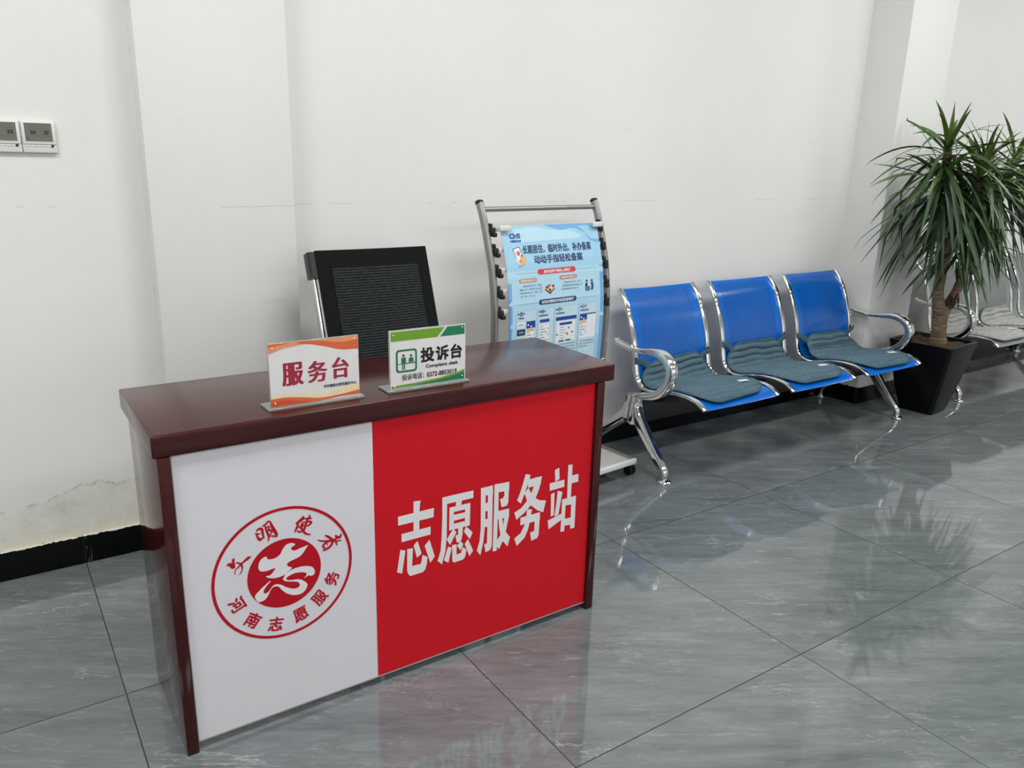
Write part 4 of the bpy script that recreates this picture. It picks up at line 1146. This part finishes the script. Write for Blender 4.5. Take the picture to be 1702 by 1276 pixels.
gr = [[bm.verts.new((-0.1465+0.293*i/n, -0.1465+0.293*j/n, 0.378+0.008*rnd.random()+0.006*sin(i*0.7)*cos(j*0.6))) for i in range(n+1)] for j in range(n+1)]
for j in range(n):
    for i in range(n): bm.faces.new((gr[j][i], gr[j][i+1], gr[j+1][i+1], gr[j+1][i]))
obj('soil', bm, m_soil, plant)
STEMS = [([(4.118, 0.615, 0.365), (4.104, 0.612, 0.44), (4.088, 0.610, 0.52), (4.072, 0.605, 0.60)], 0.039, [1.3, 1.0, 1.0, 1.2]),
         ([(4.062, 0.605, 0.56), (4.022, 0.61, 0.67), (4.028, 0.61, 0.80), (4.062, 0.61, 0.93), (4.060, 0.61, 1.05), (3.98, 0.60, 1.20), (3.87, 0.59, 1.32), (3.83, 0.58, 1.41)], 0.026, [1.3, 1.1, 1.0, 0.95, 0.9, 0.75, 0.65, 0.6]),
         ([(4.090, 0.60, 0.56), (4.155, 0.59, 0.65), (4.205, 0.585, 0.75), (4.275, 0.59, 0.87), (4.37, 0.60, 0.99), (4.46, 0.60, 1.13), (4.53, 0.58, 1.35)], 0.022, [1.5, 1.1, 1.0, 0.95, 0.9, 0.85, 0.75]),
         ([(4.050, 0.605, 0.88), (4.080, 0.58, 0.98), (4.075, 0.55, 1.10), (4.045, 0.51, 1.26)], 0.019, [1.1, 1.0, 0.9, 0.8])]
rnd = random.Random(9)
tr = None
for k, (pts, r, sc) in enumerate(STEMS):
    bm = BM()
    P_ = catmull([pl(*p) for p in pts], 6); s2 = []
    for i in range(len(sc)-1):
        for q in range(6): s2.append((sc[i]+(sc[i+1]-sc[i])*q/6)*(1+0.05*rnd.uniform(-1, 1)))
    s2.append(sc[-1])
    sweep(bm, P_, circ(r, 14), scale=s2)
    o = obj('trunk' if k == 0 else 'branch', bm, m_bark, plant, smooth=70)
bm = BM()
for q in range(9):
    a = rnd.uniform(0, 6.28); c0 = pl(4.088+0.022*cos(a), 0.575+0.010*sin(a), 0.585)
    d = Vector((rnd.uniform(-0.02, 0.035), rnd.uniform(-0.02, 0.01), rnd.uniform(0.03, 0.075)))
    sweep(bm, [c0, c0+d*0.5, c0+d], rrect(0.022, 0.012, 0.004, 2), scale=[1.2, 1.0, 0.55])
obj('cut_stub', bm, m_stub, plant)

back = Vector((sin(RZ), cos(RZ), 0))
def plane_y(p):
    """how far a leaf point would stand in the wall or the column"""
    x = PX+p.x*cos(RZ)-p.y*sin(RZ); y = PY+p.x*sin(RZ)+p.y*cos(RZ)
    return y-((Y_C if x < X_C1+0.02 else Y_B)-0.025)
def foliage(name, head, axis, n, lmin, lmax, seed, spread=1.0, old=0.5):
    rnd = random.Random(seed)
    bm = BM(); lay = bm.verts.layers.float.new('shade')
    ax = Vector(axis).normalized()
    ex = ax.cross(Vector((0, 1, 0))).normalized(); ey = ax.cross(ex)
    for k in range(n):
        f = (k+0.5)/n                                  # 0 young (centre) .. 1 old (outside)
        az = k*2.39996+rnd.uniform(-0.3, 0.3)
        el = radians(74-116*f**0.8*spread+rnd.uniform(-17, 17))
        L = lmin+(lmax-lmin)*(0.35+0.65*min(1, f*1.8))*rnd.uniform(0.8, 1.12)
        L *= 0.58+0.42*min(1, f/0.3)
        d = (ex*cos(az)+ey*sin(az))*cos(el)+ax*sin(el)
        d.normalize()
        p = Vector(head)-ax*0.17*f*rnd.uniform(0.6, 1.1)+d*0.006
        droop = rnd.uniform(4.2, 9.0)*(0.48+0.52*f)
        if rnd.random() < 0.15: droop *= 0.35
        ns = 11; W = rnd.uniform(0.0100, 0.0150)
        side = d.cross(Vector((0, 0, 1)))
        if side.length < 0.05: side = ex.copy()
        side.normalize()
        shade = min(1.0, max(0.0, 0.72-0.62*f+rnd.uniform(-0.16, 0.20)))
        prev = None
        tw = rnd.uniform(-1.1, 1.1)
        for i in range(ns+1):
            t = i/ns
            w = W*min(1.0, 0.55+t*3.2)*(1-t**2.6) if t < 1 else 0.0006
            s_ = (side*cos(tw*t)+d.cross(side)*sin(tw*t))
            nrm = s_.cross(d).normalized()
            vs = [bm.verts.new(p-s_*w), bm.verts.new(p-nrm*w*0.28), bm.verts.new(p+s_*w)]
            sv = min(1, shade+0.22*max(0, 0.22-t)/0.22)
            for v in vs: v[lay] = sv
            if prev:
                bm.faces.new((prev[0], prev[1], vs[1], vs[0])); bm.faces.new((prev[1], prev[2], vs[2], vs[1]))
            prev = vs
            d = (d+Vector((0, 0, -1))*(droop*L/ns)*max(0.15, 1-max(0, -d.z)**2)).normalized()
            p = p+d*(L/ns)
            lim = plane_y(p)
            if lim > 0: p = p-back*lim
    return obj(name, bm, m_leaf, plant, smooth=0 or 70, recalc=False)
HEADS = [((3.825, 0.58, 1.420), (0.02, -0.05, 1), 56, 0.28, 0.46, 1, 1.0),
         ((4.530, 0.58, 1.370), (0.15, -0.1, 1), 66, 0.30, 0.50, 2, 1.0),
         ((4.040, 0.50, 1.290), (0.05, -0.25, 1), 70, 0.32, 0.52, 3, 1.0),
         ((3.860, 0.60, 1.270), (-0.35, -0.15, 1), 60, 0.32, 0.54, 4, 1.1),
         ((4.300, 0.53, 1.250), (0.1, -0.25, 1), 66, 0.30, 0.52, 5, 1.0),
         ((4.105, 0.545, 1.000), (0.05, -0.2, 1), 40, 0.22, 0.38, 6, 0.95),
         ((4.240, 0.60, 1.360), (0.0, -0.05, 1), 50, 0.28, 0.46, 7, 1.0)]
for h, ax, n, a, b_, sd, sp_ in HEADS:
    foliage('leaf_crown', pl(*h), pl(ax[0]+PX, ax[1]+PY, ax[2]), n, a, b_, sd, sp_)
# side twigs carrying the two crowns that have no stem of their own
for pts in ([(4.01, 0.605, 1.15), (3.93, 0.61, 1.20), (3.862, 0.60, 1.27)], [(4.37, 0.60, 0.99), (4.33, 0.57, 1.12), (4.298, 0.53, 1.25)], [(4.08, 0.575, 1.02), (4.17, 0.59, 1.18), (4.24, 0.60, 1.36)]):
    obj('branch', tube(BM(), [pl(*p) for p in pts], 0.014, 10, 5), m_bark, plant)
